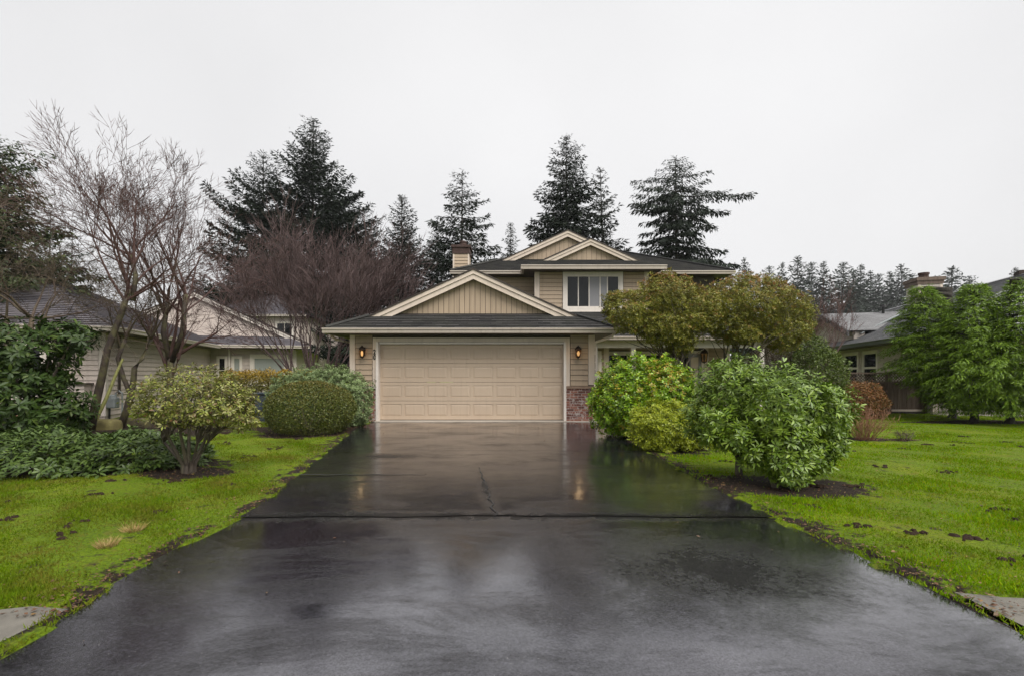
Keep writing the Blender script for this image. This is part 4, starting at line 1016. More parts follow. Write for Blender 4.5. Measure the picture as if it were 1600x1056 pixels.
def leaf_arrays(pos, d, nr, L, Wd, kind='quad'):
    d = unit(d); nr = unit(nr - d * np.sum(nr * d, -1, keepdims=True)); s = np.cross(d, nr)
    L = np.broadcast_to(np.asarray(L, float), len(pos))[:, None]; Wd = np.broadcast_to(np.asarray(Wd, float), len(pos))[:, None]
    if kind == 'quad':
        V = np.stack([pos, pos + d * L * .5 + s * Wd * .5 + nr * L * .05, pos + d * L - nr * L * 0.04, pos + d * L * .5 - s * Wd * .5 + nr * L * .05], 1)
        F = np.arange(len(pos))[:, None] * 4 + np.array([[0, 1, 2, 3]])
        k = 4
    elif kind == 'tri':
        V = np.stack([pos - s * Wd * .5, pos + s * Wd * .5, pos + d * L], 1); F = np.arange(len(pos))[:, None] * 3 + np.array([[0, 1, 2]]); k = 3
    else:   # broad leaf: 7 points, folded along the midrib, tip bent down
        V = np.stack([pos, pos + d * L * .3 + s * Wd * .42 + nr * Wd * .12, pos + d * L * .68 + s * Wd * .42 + nr * Wd * .10 - nr * L * .03, pos + d * L - nr * L * .12,
                      pos + d * L * .68 - s * Wd * .42 + nr * Wd * .10 - nr * L * .03, pos + d * L * .3 - s * Wd * .42 + nr * Wd * .12, pos + d * L * .3, pos + d * L * .68 - nr * L * .03], 1)
        q = np.array([[0, 1, 2, 7], [0, 7, 4, 5], [7, 2, 3, 4]])   # quads; the tip quad folds over
        q = np.array([[0, 1, 6, 6], [0, 6, 5, 5], [1, 2, 7, 6], [6, 7, 4, 5], [2, 3, 7, 7], [7, 3, 4, 4]])
        tri = np.array([[0, 1, 6], [0, 6, 5], [1, 2, 7], [1, 7, 6], [6, 7, 4], [6, 4, 5], [2, 3, 7], [7, 3, 4]])
        F = (np.arange(len(pos))[:, None, None] * 8 + tri[None]).reshape(-1, 3); k = 8
    return V.reshape(-1, 3), F, k

def leaf_obj(name, mat, parent, pos, d, nr, L, Wd, kind='quad', tip=None, stuff=False):
    V, F, k = leaf_arrays(pos, d, nr, L, Wd, kind)
    at = None if tip is None else {'tip': np.repeat(tip, k)}
    o = link(name, mesh_np(name, V, F, attrs=at), mat, parent)
    if stuff: o['kind'] = 'stuff'
    return o

def blob_points(rng, blobs, n, shell=0.25, lump=0.10, lumpf=5.0, zmin=0.03, inner=0.0):
    """points in the outer shell of a union of ellipsoids; returns positions, outward normals, depth 0..1 (1 = outermost)"""
    area = np.array([(b[3] * b[4] + b[4] * b[5] + b[3] * b[5]) for b in blobs]); w = area / area.sum()
    P = []; N = []; D = []
    ph = rng.uniform(0, 6.28, (4, 3)); fr = rng.normal(size=(4, 3)) * lumpf
    got = 0
    while got < n:
        m = int((n - got) * 1.6) + 50
        k = rng.choice(len(blobs), m, p=w); B = np.array(blobs)[k]
        u = rdir(rng, m); dep = rng.random(m) ** 1.8
        if inner > 0: dep = np.where(rng.random(m) < inner, rng.random(m) * 2.2, dep)
        lf = 1 + lump * sum(np.sin((u * fr[i]).sum(1) + ph[i, 0] + B[:, 0] * 3) for i in range(4)) / 2
        rad = lf * (1 - shell * dep) * np.where(rng.random(m) < 0.05, 1 + rng.random(m) * 0.13, 1.0)
        p = B[:, :3] + u * B[:, 3:] * rad[:, None]
        nr = unit(u / B[:, 3:])
        ok = p[:, 2] > zmin
        for i, b in enumerate(blobs):
            q = np.linalg.norm((p - np.array(b[:3])) / np.array(b[3:]), axis=1)
            ok &= ~((k != i) & (q < 0.80))
        P.append(p[ok]); N.append(nr[ok]); D.append(1 - np.clip(dep[ok], 0, 1)); got += ok.sum()
    return np.concatenate(P)[:n], np.concatenate(N)[:n], np.concatenate(D)[:n]

def stems(mb, rng, base, targets, r0, k=5, sag=0.15, wig=0.05, n=5, r1=0.2):
    base = np.array(base, float)
    for tgt in targets:
        tgt = np.array(tgt, float); pts = []
        for i in range(n + 1):
            t = i / n; p = base * (1 - t) + tgt * t
            p = p + np.array([0, 0, 1]) * sag * math.sin(math.pi * t) * np.linalg.norm((tgt - base)[:2])*0.5
            if 0 < i < n: p = p + rng.normal(size=3) * wig * np.linalg.norm(tgt - base) * 0.5
            pts.append(p)
        mb.tube(pts, [r0 * (1 - t * (1 - r1)) for t in np.linspace(0, 1, n + 1)], k)

def shrub(name, label, cat, base, blobs, n, L, Wd, mat, seed, tipfn=None, shell=0.28, lump=0.10, lumpf=5, stem_mat=None, stem_r=0.02, nst=7, kind='quad', flat=0.55, group=None, inner=0.25, zmin=0.03, out=0.55, part='foliage', whorl=0):
    rng = np.random.default_rng(seed)
    T = thing(name, label, cat, base, group=group)
    P, N, D = blob_points(rng, blobs, n, shell, lump, lumpf, zmin, inner)
    d = unit(N * out + rdir(rng, n) * 0.8 + np.array([0, 0, 0.15]))
    nr = unit(N * flat + rdir(rng, n) * 0.55 + np.array([0, 0, 0.35]))
    sz = rng.uniform(0.7, 1.25, n)
    tip = None if tipfn is None else tipfn(P, N, D, rng)
    if whorl:
        p, d, nr, LL = whorls(rng, P, N, whorl, L, 0.45, (0.1, 0.8))
        leaf_obj(part, mat, T, p, d, nr, LL, LL * Wd / L, kind, None if tip is None else np.tile(tip, whorl))
    else:
        leaf_obj(part, mat, T, P, d, nr, L * sz, Wd * sz, kind, tip)
    mb = MB(); tg = []
    for _ in range(nst):
        b = blobs[rng.integers(len(blobs))]; u = rdir(rng, 1)[0]; u[2] = abs(u[2])
        tg.append(np.array(b[:3]) + u * np.array(b[3:]) * 0.8)
    stems(mb, rng, (base[0], base[1], -0.03), tg, stem_r)
    mb.build('stem', stem_mat or MT['bark_rhodo'], T)
    return T

# individually placed big leaves on shared meshes, the rest as one mass
LEAF_ME = []
def leaf_meshes(key, mat, aspect):
    out = []
    for i in range(4):
        V, F, k = leaf_arrays(np.zeros((1, 3)), np.array([[0, 1., 0]]), np.array([[0, 0, 1.]]), 1.0, aspect * (0.9 + 0.07 * i), 'broad')
        V = V + np.array([0, 0, 1]) * (-0.10 - 0.05 * i) * (V[:, 1:2] ** 2)
        me = mesh_np('leaf', V, F); me.materials.append(mat); out.append(me)
    return out
def big_leaves(T, mat, P, D, N, L, aspect, nobj=300):
    cam_p = np.array([0, 0, CAM_H])
    v = unit(cam_p - P); dist = np.linalg.norm(cam_p - P, axis=1)
    Nn = unit(N - unit(D) * np.sum(N * unit(D), -1, keepdims=True))
    score = L / dist * np.abs((v * Nn).sum(1)) * (0.4 + L * 0)
    order = np.argsort(-score); front = order[:nobj]; rest = order[nobj:]
    leaf_obj('foliage', mat, T, P[rest], D[rest], N[rest], L[rest], L[rest] * aspect, 'broad', stuff=True)
    mes = leaf_meshes('x', mat, aspect); Wi = Wm(T).inverted()
    for i, j in enumerate(front):
        d = D[j] / np.linalg.norm(D[j]); n_ = Nn[j]; s = np.cross(d, n_)
        M = Matrix(((s[0] * L[j], d[0] * L[j], n_[0] * L[j], P[j][0]), (s[1] * L[j], d[1] * L[j], n_[1] * L[j], P[j][1]), (s[2] * L[j], d[2] * L[j], n_[2] * L[j], P[j][2]), (0, 0, 0, 1)))
        o = bpy.data.objects.new('leaf', mes[i % 4]); COL.objects.link(o); o.parent = T; o.matrix_parent_inverse = Wi; o.matrix_basis = M

def whorls(rng, P, N, per=8, L=0.115, up=0.45, tilt=(0.15, 0.55), spread=0.02):
    """rosettes of leaves round the shoot tips"""
    n = len(P); ax = unit(N * 0.7 + np.array([0, 0, up]) + rng.normal(size=(n, 3)) * 0.25)
    a = unit(np.cross(ax, rng.normal(size=(n, 3)))); b = np.cross(ax, a)
    PP = []; DD = []; NN = []; LL = []
    for k in range(per):
        t = 2 * math.pi * k / per + rng.uniform(-0.3, 0.3, n); r = a * np.cos(t)[:, None] + b * np.sin(t)[:, None]
        tl = rng.uniform(tilt[0], tilt[1], n)[:, None] * (1 if k % 3 else 1.7)
        d = unit(r + ax * tl + np.array([0, 0, -0.12])); PP.append(P + r * 0.012 - ax * rng.uniform(0, 0.04, n)[:, None]); DD.append(d)
        NN.append(unit(ax - r * tl * 0.8)); LL.append(L * rng.uniform(0.7, 1.2, n))
    return np.concatenate(PP), np.concatenate(DD), np.concatenate(NN), np.concatenate(LL)

# --- front right rhododendron
def front_rhodo():
    rng = np.random.default_rng(11)
    Y = 5.75
    def B(px, py, y, rx, ry, rz): return (PX(px, y), y, PZ(py, y), rx, ry, rz)
    blobs = [B(1150, 612, 6.05, 0.50, 0.55, 0.44), B(1215, 632, 5.7, 0.52, 0.55, 0.44), B(1115, 655, 5.9, 0.34, 0.40, 0.30), B(1278, 645, 5.75, 0.35, 0.42, 0.36),
             B(1222, 692, 5.4, 0.28, 0.30, 0.42), B(1160, 676, 5.7, 0.38, 0.36, 0.22), B(1290, 690, 5.7, 0.20, 0.26, 0.20), B(1235, 730, 5.3, 0.24, 0.22, 0.20), B(1190, 705, 5.45, 0.26, 0.25, 0.2), B(1270, 712, 5.5, 0.22, 0.22, 0.2)]
    T = thing('rhododendron', 'large glossy rhododendron with two low trunks on the lawn right of the driveway', 'shrub', (PX(1185, 5.6), 5.6, 0))
    P, N, Dp = blob_points(rng, blobs, 2800, 0.36, 0.14, 9, 0.06, 0.15)
    p, d, n, L = whorls(rng, P, N, 8, 0.070)
    big_leaves(T, MT['rhodo'], p, d, n, L, 0.31, 300)
    for bpx, by, tg in ((1155, 5.95, [blobs[0], blobs[2], blobs[5], blobs[1]]), (1213, 5.35, [blobs[4], blobs[1], blobs[3], blobs[6]])):
        mb = MB(); b = (PX(bpx, by), by, -0.03)
        mb.tube([b, (b[0] - 0.01, by, 0.15), (b[0] + 0.02, by + 0.02, 0.34)], [0.055, 0.04, 0.034], 8)
        stems(mb, rng, (b[0], by, 0.2), [np.array(x[:3]) + rng.normal(size=3) * 0.12 for x in tg for _ in range(2)], 0.026, 6)
        mb.build('trunk', MT['bark_rhodo'], T)
front_rhodo()

# --- low laurel on the left lawn
def low_laurel():
    rng = np.random.default_rng(12)
    T = thing('laurel_shrub', 'low spreading dark green laurel at the left edge of the lawn', 'shrub', (-5.2, 6.3, 0))
    blobs = [(-5.9, 6.4, 0.12, 0.9, 0.75, 0.36), (-5.15, 6.5, 0.10, 0.75, 0.75, 0.36), (-4.65, 6.75, 0.06, 0.42, 0.55, 0.26), (-6.6, 6.6, 0.12, 0.8, 0.8, 0.38), (-5.4, 7.1, 0.1, 0.9, 0.5, 0.36)]
    P, N, Dp = blob_points(rng, blobs, 1500, 0.30, 0.12, 6, 0.07, 0.1)
    p, d, n, L = whorls(rng, P, N, 6, 0.092, 0.7, (0.1, 0.7))
    ok = p[:, 2] > 0.02
    big_leaves(T, MT['laurel'], p[ok], d[ok], n[ok], L[ok], 0.36, 300)
    mb = MB()
    stems(mb, rng, (-5.3, 6.55, -0.02), [np.array(b[:3]) + np.array([0, 0, 0.2]) for b in blobs for _ in range(2)], 0.02)
    mb.build('stem', MT['bark_rhodo'], T)
low_laurel()

# --- tall dark rhododendron at the left edge
def dark_rhodo():
    rng = np.random.default_rng(13)
    T = thing('rhododendron', 'tall dark rhododendron filling the left edge in front of the bay window', 'shrub', (-8.8, 8.8, 0))
    blobs = [(-9.1, 8.9, 1.5, 0.95, 0.8, 0.75), (-9.3, 8.6, 0.7, 1.0, 0.8, 0.7), (-8.5, 9.2, 1.95, 0.55, 0.5, 0.33), (-8.35, 9.0, 0.55, 0.45, 0.55, 0.5), (-9.9, 8.6, 1.6, 0.9, 0.9, 0.9)]
    P, N, Dp = blob_points(rng, blobs, 1300, 0.35, 0.12, 5, 0.05, 0.15)
    p, d, n, L = whorls(rng, P, N, 7, 0.14, 0.4, (0.0, 0.5))
    leaf_obj('foliage', MT['rhodo_dark'], T, p, d, n, L, L * 0.36, 'broad')
    mb = MB(); stems(mb, rng, (-8.9, 8.9, -0.02), [np.array(b[:3]) + rng.normal(size=3) * 0.2 for b in blobs for _ in range(2)], 0.04); mb.build('stem', MT['bark_rhodo'], T)
dark_rhodo()

# --- open pieris with many bare stems, left lawn
def pieris():
    rng = np.random.default_rng(14)
    y = 6.13; x = PX(295, y)
    T = thing('pieris_bush', 'umbrella-shaped yellow-green bush on bare dark stems on the left lawn', 'shrub', (x, y, 0))
    cx = PX(308, y)
    blobs = [(cx - 0.05, y, 1.05, 0.60, 0.58, 0.30), (cx - 0.42, y - 0.05, 0.93, 0.30, 0.4, 0.24), (cx + 0.42, y, 0.86, 0.30, 0.42, 0.24), (cx + 0.05, y - 0.15, 0.86, 0.55, 0.5, 0.24), (cx + 0.55, y + 0.05, 0.72, 0.2, 0.28, 0.18)]
    P, N, Dp = blob_points(rng, blobs, 1250, 0.34, 0.17, 9, 0.45, 0.12)
    p, d, n, L = whorls(rng, P, N, 7, 0.05, 0.6, (0.1, 0.6))
    leaf_obj('foliage', MT['azalea'], T, p, d, n, L, L * 0.42, 'quad')
    mb = MB()
    for k in range(7):
        a = 2 * math.pi * k / 7 + 0.3; bx = x + 0.05 * math.cos(a); by = y + 0.05 * math.sin(a)
        mid = np.array([x + (0.22 + 0.12 * (k % 2)) * math.cos(a), y + 0.2 * math.sin(a), 0.40 + 0.08 * (k % 3)])
        mb.tube([(bx, by, -0.02), (bx + 0.02 * math.cos(a), by, 0.12), tuple(mid)], [0.036, 0.024, 0.016], 6)
        tg = [(cx + rng.uniform(0.2, 0.95) * 0.75 * math.cos(a + rng.uniform(-.5, .5)), y + rng.uniform(.2, .9) * 0.55 * math.sin(a + rng.uniform(-.5, .5)), rng.uniform(0.75, 1.15)) for _ in range(9)]
        stems(mb, rng, mid, tg, 0.014, 4, 0.1, 0.07, 5, 0.25)
    mb.build('stem', MT['bark_rhodo'], T)
pieris()

def tip_top(P, N, D, rng): return np.clip((N[:, 2] - 0.25) * 1.2, 0, 1) * (rng.random(len(P)) < 0.55) * D
def tip_some(P, N, D, rng):
    c = np.array([2.95, 9.3, 1.25]); q = np.exp(-((P - c) ** 2).sum(1) / 0.07)
    return np.clip((rng.random(len(P)) < 0.06 + 0.5 * q) * 1.0, 0, 1)

shrub('box_shrub', 'clipped round olive-green box ball beside the driveway on the left', 'shrub', (PX(485, 10.4), 10.4, 0),
      [(PX(485, 10.4), 10.4, 0.50, 0.93, 0.85, 0.62)], 26000, 0.034, 0.022, MT['box'], 21, tip_top, 0.10, 0.03, 4, inner=0.12, nst=6)
shrub('euonymus_shrub', 'pale grey-green rounded shrub behind the box ball by the garage', 'shrub', (PX(508, 11.9), 11.9, 0),
      [(PX(480, 11.9), 11.95, 0.72, 0.9, 0.65, 0.70), (PX(545, 11.9), 11.8, 0.62, 0.62, 0.6, 0.72), (PX(515, 11.9), 12.0, 0.75, 0.7, 0.6, 0.72)], 6800, 0.044, 0.025, MT['euonymus'], 22, None, 0.24, 0.13, 11, inner=0.12, whorl=6)
shrub('clipped_hedge', 'flat-topped golden-brown clipped hedge in front of the left house', 'hedge', (PX(400, 15), 15.0, 0),
      [(PX(358, 15) + 0.42 * i, 15.0 + 0.02 * i, 0.62, 0.44, 0.42, 0.77) for i in range(7)], 26000, 0.058, 0.028, MT['hedge'], 23,
      lambda P, N, D, rng: np.clip((P[:, 2] - 0.95) / 0.35, 0, 1) * (rng.random(len(P)) * 0.6 + 0.4), 0.2, 0.05, 6, inner=0.2, out=0.35)
shrub('lime_shrub', 'large bright lime-green glossy shrub right of the garage', 'shrub', (PX(1003, 9.6), 9.6, 0),
      [(PX(990, 10.0), 10.0, 0.88, 0.84, 0.75, 0.74), (PX(1035, 9.7), 9.7, 0.90, 0.62, 0.7, 0.66), (PX(968, 9.9), 9.9, 0.62, 0.58, 0.6, 0.58), (PX(1000, 9.6), 9.55, 0.55, 0.62, 0.5, 0.5)], 5600, 0.058, 0.034, MT['lime'], 24,
      tip_some, 0.28, 0.15, 10, inner=0.12, whorl=6)
shrub('yellow_shrub', 'smaller yellow-green mounded shrub at the driveway edge before the lime shrub', 'shrub', (PX(1045, 8.45), 8.45, 0),
      [(PX(1040, 8.2), 8.2, 0.36, 0.62, 0.5, 0.47), (PX(1080, 8.4), 8.4, 0.36, 0.42, 0.45, 0.42)], 4600, 0.040, 0.023, MT['lime2'], 25, None, 0.28, 0.15, 11, inner=0.12, whorl=6)

def redtip_tree(label, trunk_px, Y, blobs, seed):
    rng = np.random.default_rng(seed)
    x = PX(trunk_px, Y)
    T = thing('clipped_tree', label, 'tree', (x, Y, 0), group='tall clipped shrubs before the porch')
    n = 9000
    P, N, D = blob_points(rng, blobs, n, 0.42, 0.15, 8, 1.2, 0.3)
    zt = P[:, 2]
    tip = np.clip((zt - 2.9) / 1.0, 0, 0.65) * (rng.random(n) < 0.4) * D + (rng.random(n) < 0.04) * 0.5
    p, d, nr, LL = whorls(rng, P, N, 6, 0.054, 0.6, (0.2, 1.2))
    leaf_obj('crown', MT['redtip'], T, p, d, nr, LL, LL * 0.42, 'quad', np.tile(np.clip(tip, 0, 1), 6))
    mb = MB()
    for k in range(6):
        a = 2 * math.pi * k / 6 + 0.4; b = (x + 0.10 * math.cos(a), Y + 0.10 * math.sin(a), -0.03)
        mid = (x + 0.22 * math.cos(a), Y + 0.2 * math.sin(a), 1.25)
        mb.tube([b, (b[0] + .02, b[1], 0.6), mid], [0.05, 0.04, 0.032], 6)
        bb = [blobs[i] for i in rng.integers(len(blobs), size=5)]
        stems(mb, rng, mid, [np.array(q[:3]) + rng.normal(size=3) * 0.3 for q in bb], 0.022, 5, 0.1, 0.05)
    mb.build('trunk', MT['bark_moss'], T)
redtip_tree('tall clipped olive-green tree with red tips in front of the upstairs window', 1055, 11.6,
    [(PX(1040, 11.6), 11.6, 3.02, 0.82, 0.75, 0.62), (PX(985, 11.6), 11.5, 2.72, 0.62, 0.6, 0.50), (PX(1075, 11.6), 11.6, 2.62, 0.68, 0.65, 0.52), (PX(1030, 11.6), 11.4, 2.35, 0.62, 0.6, 0.42), (PX(1062, 11.6), 11.5, 2.05, 0.35, 0.35, 0.35), (PX(968, 11.6), 11.6, 2.9, 0.42, 0.4, 0.36), (PX(1100, 11.7), 11.7, 2.85, 0.5, 0.55, 0.5)], 31)
redtip_tree('tall clipped olive-green tree with red tips right of its twin at the porch', 1147, 12.3,
    [(PX(1165, 12.3), 12.3, 3.15, 0.95, 0.8, 0.66), (PX(1215, 12.3), 12.4, 2.85, 0.78, 0.7, 0.68), (PX(1125, 12.3), 12.2, 2.75, 0.62, 0.6, 0.6), (PX(1150, 12.3), 12.2, 2.32, 0.6, 0.6, 0.36), (PX(1220, 12.3), 12.2, 2.35, 0.55, 0.55, 0.5), (PX(1240, 12.3), 12.3, 2.6, 0.48, 0.5, 0.6), (PX(1195, 12.3), 12.3, 3.25, 0.7, 0.6, 0.5)], 32)
shrub('evergreen_shrub', 'dark green loose shrub behind the rhododendron near the right fence', 'shrub', (PX(1272, 13.2), 13.2, 0),
      [(PX(1268, 13.2), 13.2, 1.35, 0.62, 0.6, 0.95), (PX(1290, 13.2), 13.1, 1.15, 0.45, 0.5, 0.7)], 11000, 0.07, 0.028, MT['green_mid'], 33, None, 0.3, 0.14, 6)
shrub('bronze_shrub', 'rounded rust-brown clipped shrub in front of the board fence', 'shrub', (PX(1342, 14.0), 14.0, 0),
      [(PX(1342, 14.0), 14.0, 0.42, 0.68, 0.6, 0.62), (PX(1330, 14.0), 13.9, 0.3, 0.62, 0.5, 0.5)], 12000, 0.05, 0.024, MT['brownleaf'], 34, None, 0.2, 0.09, 8, inner=0.2, stem_mat=MT['twig_rust'])
# small camellia with pink flowers under the bay window
def camellia():
    rng = np.random.default_rng(41)
    x, y = PX(88, 10.6), 10.6
    T = shrub('camellia', 'small camellia with pink flowers below the left bay window', 'shrub', (x, y, 0),
              [(x, y, 0.45, 0.42, 0.38, 0.38), (x - 0.25, y, 0.3, 0.35, 0.3, 0.3)], 1500, 0.075, 0.034, MT['rhodo_dark'], 42, kind='quad')
    for k in range(16):
        u = rdir(rng, 1)[0]; u[1] = -abs(u[1]); c = np.array([x - 0.08, y, 0.42]) + u * np.array([0.45, 0.36, 0.34])
        n = 9; dd = rdir(rng, n) + u * 0.8
        leaf_obj('flower', MT['pink'], T, np.repeat(c[None], n, 0), dd, np.repeat(u[None], n, 0) + rdir(rng, n) * .3, 0.05, 0.045)
camellia()

# ------------------------------------------------------------------ bare trees and twiggy shrubs
def grow(mb, rng, p, d, L, r, depth, P, maxd):
    n = 5 if depth < 2 else 3
    pts = [p.copy()]; rad = [r]; ends = []
    for i in range(n):
        d = unit(d + rng.normal(size=3) * P['wig'] + np.array([0, 0, P['up'] * (1 if depth else 0.4)]))
        p = p + d * L / n; pts.append(p.copy()); rad.append(r * (1 - (i + 1) / n * P['taper'])); ends.append((p.copy(), d.copy(), rad[-1]))
    k = 7 if depth == 0 else (5 if depth == 1 else 3)
    mb.tube(pts, rad, k, cap=False)
    if depth >= maxd: return
    nc = P['kids'][depth]
    for j in range(nc):
        t = 0.25 + 0.75 * (j + 1) / nc if depth else 0.45 + 0.55 * (j + 1) / nc
        q, dd, rr = ends[min(n - 1, int(t * n - 1e-6))]
        ax = unit(np.cross(dd, rng.normal(size=3))); a = R(rng.uniform(*P['ang']))
        nd = unit(dd * math.cos(a) + ax * math.sin(a)) if j < nc - 1 else unit(dd + rng.normal(size=3) * 0.12)
        grow(mb, rng, q, nd, L * rng.uniform(*P['len']), max(rr * P['rk'] * rng.uniform(0.75, 1.0), P['rmin']), depth + 1, P, maxd)

def bare_tree(name, label, base, stemsl, P, seed, mat, maxd=4, group=None, twigmat=None):
    rng = np.random.default_rng(seed)
    T = thing(name, label, 'tree', base, group=group)
    tk = MB(); cr = MB()
    for pts, r0, r1 in stemsl:
        pts = [np.array(q, float) for q in pts]
        tk.tube(pts, list(np.linspace(r0, r1, len(pts))), 8)
        q = pts[-1]; d = unit(pts[-1] - pts[-2])
        for c in range(P['forks']):
            ax = unit(np.cross(d, rng.normal(size=3))); a = R(rng.uniform(*P['fang']))
            nd = unit(d * math.cos(a) + ax * math.sin(a))
            src = q if c < 3 else pts[-2] * 0.5 + q * 0.5
            grow(cr, rng, src, nd, P['L'] * rng.uniform(0.75, 1.15), r1 * rng.uniform(0.5, 0.75), 0, P, maxd)
    tk.build('trunk', mat, T, smooth=True)
    cr.build('crown', twigmat or mat, T)
    return T

PB = dict(wig=0.10, up=0.035, taper=0.55, kids=[5, 5, 5, 4], ang=(22, 50), len=(0.52, 0.74), rk=0.62, rmin=0.0042, forks=6, fang=(10, 42), L=2.5)
yA = 10.6
def at(px, py, Y): return (PX(px, Y), Y, PZ(py, Y))
bare_tree('bare_tree', 'tall bare tree with leaning mossy trunk left of the umbrella bush', (PX(143, yA), yA, 0),
    [([(PX(140, yA), yA, -0.05), at(152, 620, yA), at(160, 585, yA), at(168, 545, yA), at(190, 490, yA), at(202, 452, yA)], 0.085, 0.05),
     ([at(208, 470, yA), at(212, 430, yA + .1), at(205, 400, yA + .2)], 0.05, 0.04)],
    dict(PB, forks=8, L=1.36, fang=(14, 62), wig=0.07, up=0.015, kids=[6, 4, 4, 3], len=(0.45, 0.65), ang=(18, 46)), 57, MT['bark_moss'], 4, twigmat=MT['twig_red'])
link_m = MB().tube([at(150, 655, yA + .05), at(166, 622, yA + .1), at(182, 582, yA + .2), at(192, 560, yA + .25)], [0.04, 0.036, 0.03, 0.022], 6)
yB = 11.4
bare_tree('bare_tree', 'low bare tree with two crooked mossy stems between the leaning tree and umbrella bush', (PX(188, yB), yB, 0),
    [([(PX(186, yB), yB, -0.05), at(198, 640, yB), at(208, 600, yB), at(210, 575, yB), at(222, 560, yB), at(236, 530, yB)], 0.08, 0.04),
     ([at(196, 645, yB), at(206, 620, yB), at(193, 590, yB), at(184, 560, yB), at(196, 530, yB)], 0.06, 0.04)],
    dict(PB, forks=4, L=0.95, kids=[4, 4, 4, 3]), 52, MT['bark_moss'], 3, twigmat=MT['twig_brown'])
yC = 12.3
bare_tree('bare_tree', 'bare vase-shaped tree rising straight behind the umbrella bush', (PX(268, yC), yC, 0),
    [([(PX(268, yC), yC, -0.05), at(266, 620, yC), at(267, 560, yC)], 0.10, 0.075), ([at(267, 565, yC), at(255, 520, yC), at(262, 470, yC)], 0.07, 0.05),
     ([at(268, 565, yC), at(285, 520, yC), at(290, 460, yC)], 0.07, 0.05)],
    dict(PB, forks=7, L=1.6, up=0.03, fang=(14, 62), wig=0.08, kids=[5, 4, 4, 3], len=(0.42, 0.62), ang=(18, 44)), 53, MT['bark_moss'], 4, twigmat=MT['twig_red'])
PT = dict(wig=0.09, up=0.09, taper=0.5, kids=[6, 6, 5, 4], ang=(14, 34), len=(0.5, 0.75), rk=0.6, rmin=0.005, forks=4, fang=(6, 26), L=2.6)
yD = 16.5
bare_tree('bare_tree', 'dense reddish-purple bare tree left of the garage roof', (PX(490, yD), yD, 0),
    [([(PX(490, yD) + dx * 0.4, yD + dy, -0.05), (PX(490, yD) + dx * 0.55, yD + dy, 0.6), (PX(490, yD) + dx * 0.8, yD + 1.3 * dy, 1.3)], 0.055, 0.04) for dx, dy in ((-1.2, 0.3), (-0.8, -0.2), (-0.3, 0.2), (0.1, -0.3), (0.5, 0.2), (0.9, -0.1), (1.2, 0.2))],
    dict(PT, forks=5, L=2.1, fang=(3, 22), kids=[5, 4, 4, 3], up=0.06, wig=0.12, rmin=0.007), 54, MT['twig_purple'], 4)
bare_tree('bare_tree', 'small reddish bare tree beyond the clipped trees by the right roof', (PX(1262, 17.0), 17.0, 0),
    [([(PX(1262, 17) + dx * 0.3, 17.0, -0.05), (PX(1262, 17) + dx * 0.5, 17.0, 0.9), (PX(1262, 17) + dx, 17.1, 1.6)], 0.05, 0.035) for dx in (-0.6, 0.1, 0.7)],
    dict(PT, forks=4, L=1.15, kids=[4, 4, 3, 3]), 55, MT['twig_red'], 4)
yE = 9.9
bare_tree('twiggy_shrub', 'tangled brown arching twigs above the dark rhododendron at the left edge', (PX(20, yE), yE, 0),
    [([(PX(20, yE) + dx, yE + 0.1 * dx, -0.05), (PX(20, yE) + dx, yE, 1.2), (PX(20, yE) + 1.3 * dx, yE, 2.4)], 0.05, 0.04) for dx in (-0.7, -0.1, 0.3)],
    dict(PB, forks=5, L=1.35, up=-0.01, ang=(25, 60), fang=(15, 75), wig=0.16, kids=[5, 4, 4, 3]), 56, MT['twig_brown'], 4)
# bright lichen-covered fallen branch leaning on the tree
lb = link_m.build('leaning_branch', MT['lime_branch']); tag(lb, 'bright lichen-green branch leaning against the mossy leaning trunk', 'branch')

def twig_shrub(name, label, base, hgt, spread, nst, mat, seed, r=0.006, kids=5, lean=(0, 0)):
    rng = np.random.default_rng(seed); T = thing(name, label, 'shrub', (base[0], base[1], 0)); mb = MB()
    for i in range(nst):
        a = rng.uniform(0, 6.28); rr_ = rng.random() ** 0.6
        tip = np.array([base[0] + lean[0] + spread[0] * rr_ * math.cos(a), base[1] + lean[1] + spread[1] * rr_ * math.sin(a), hgt * rng.uniform(0.55, 1.0)])
        b = np.array([base[0] + 0.25 * spread[0] * rr_ * math.cos(a), base[1] + 0.25 * spread[1] * rr_ * math.sin(a), -0.02])
        mid = b * 0.5 + tip * 0.5 + rng.normal(size=3) * 0.05
        mb.tube([b, mid, tip], [r, r * .8, r * .4], 4, cap=False)
        for k in range(kids):
            t = rng.uniform(0.35, 1); q = (b * (1 - t) + tip * t); e = q + np.array([rng.normal() * .12, rng.normal() * .12, rng.uniform(0.02, 0.22)]) * hgt
            mb.tube([q, (q + e) / 2 + rng.normal(size=3) * 0.02, e], [r * .5, r * .45, r * .3], 3, cap=False)
    mb.build('twigs', mat, T)
    return T
twig_shrub('dead_shrub', 'sprawling brown twiggy shrub beside the rust-brown mound on the right lawn', (PX(1352, 9.3), 9.3), 0.62, (0.5, 0.4), 80, MT['twig_rust'], 61, 0.0045, 7, (0.06, 0))
twig_shrub('dead_plant', 'tiny clump of dry stems alone on the right lawn', (PX(1412, 9.2), 9.2), 0.22, (0.28, 0.14), 34, MT['twig_brown'], 62, 0.004, 4)
twig_shrub('bare_shrub', 'upright brown leafless stems below the right clipped tree', (PX(1225, 13.4), 13.4), 2.6, (0.85, 0.45), 60, MT['twig_brown'], 63, 0.011, 8)

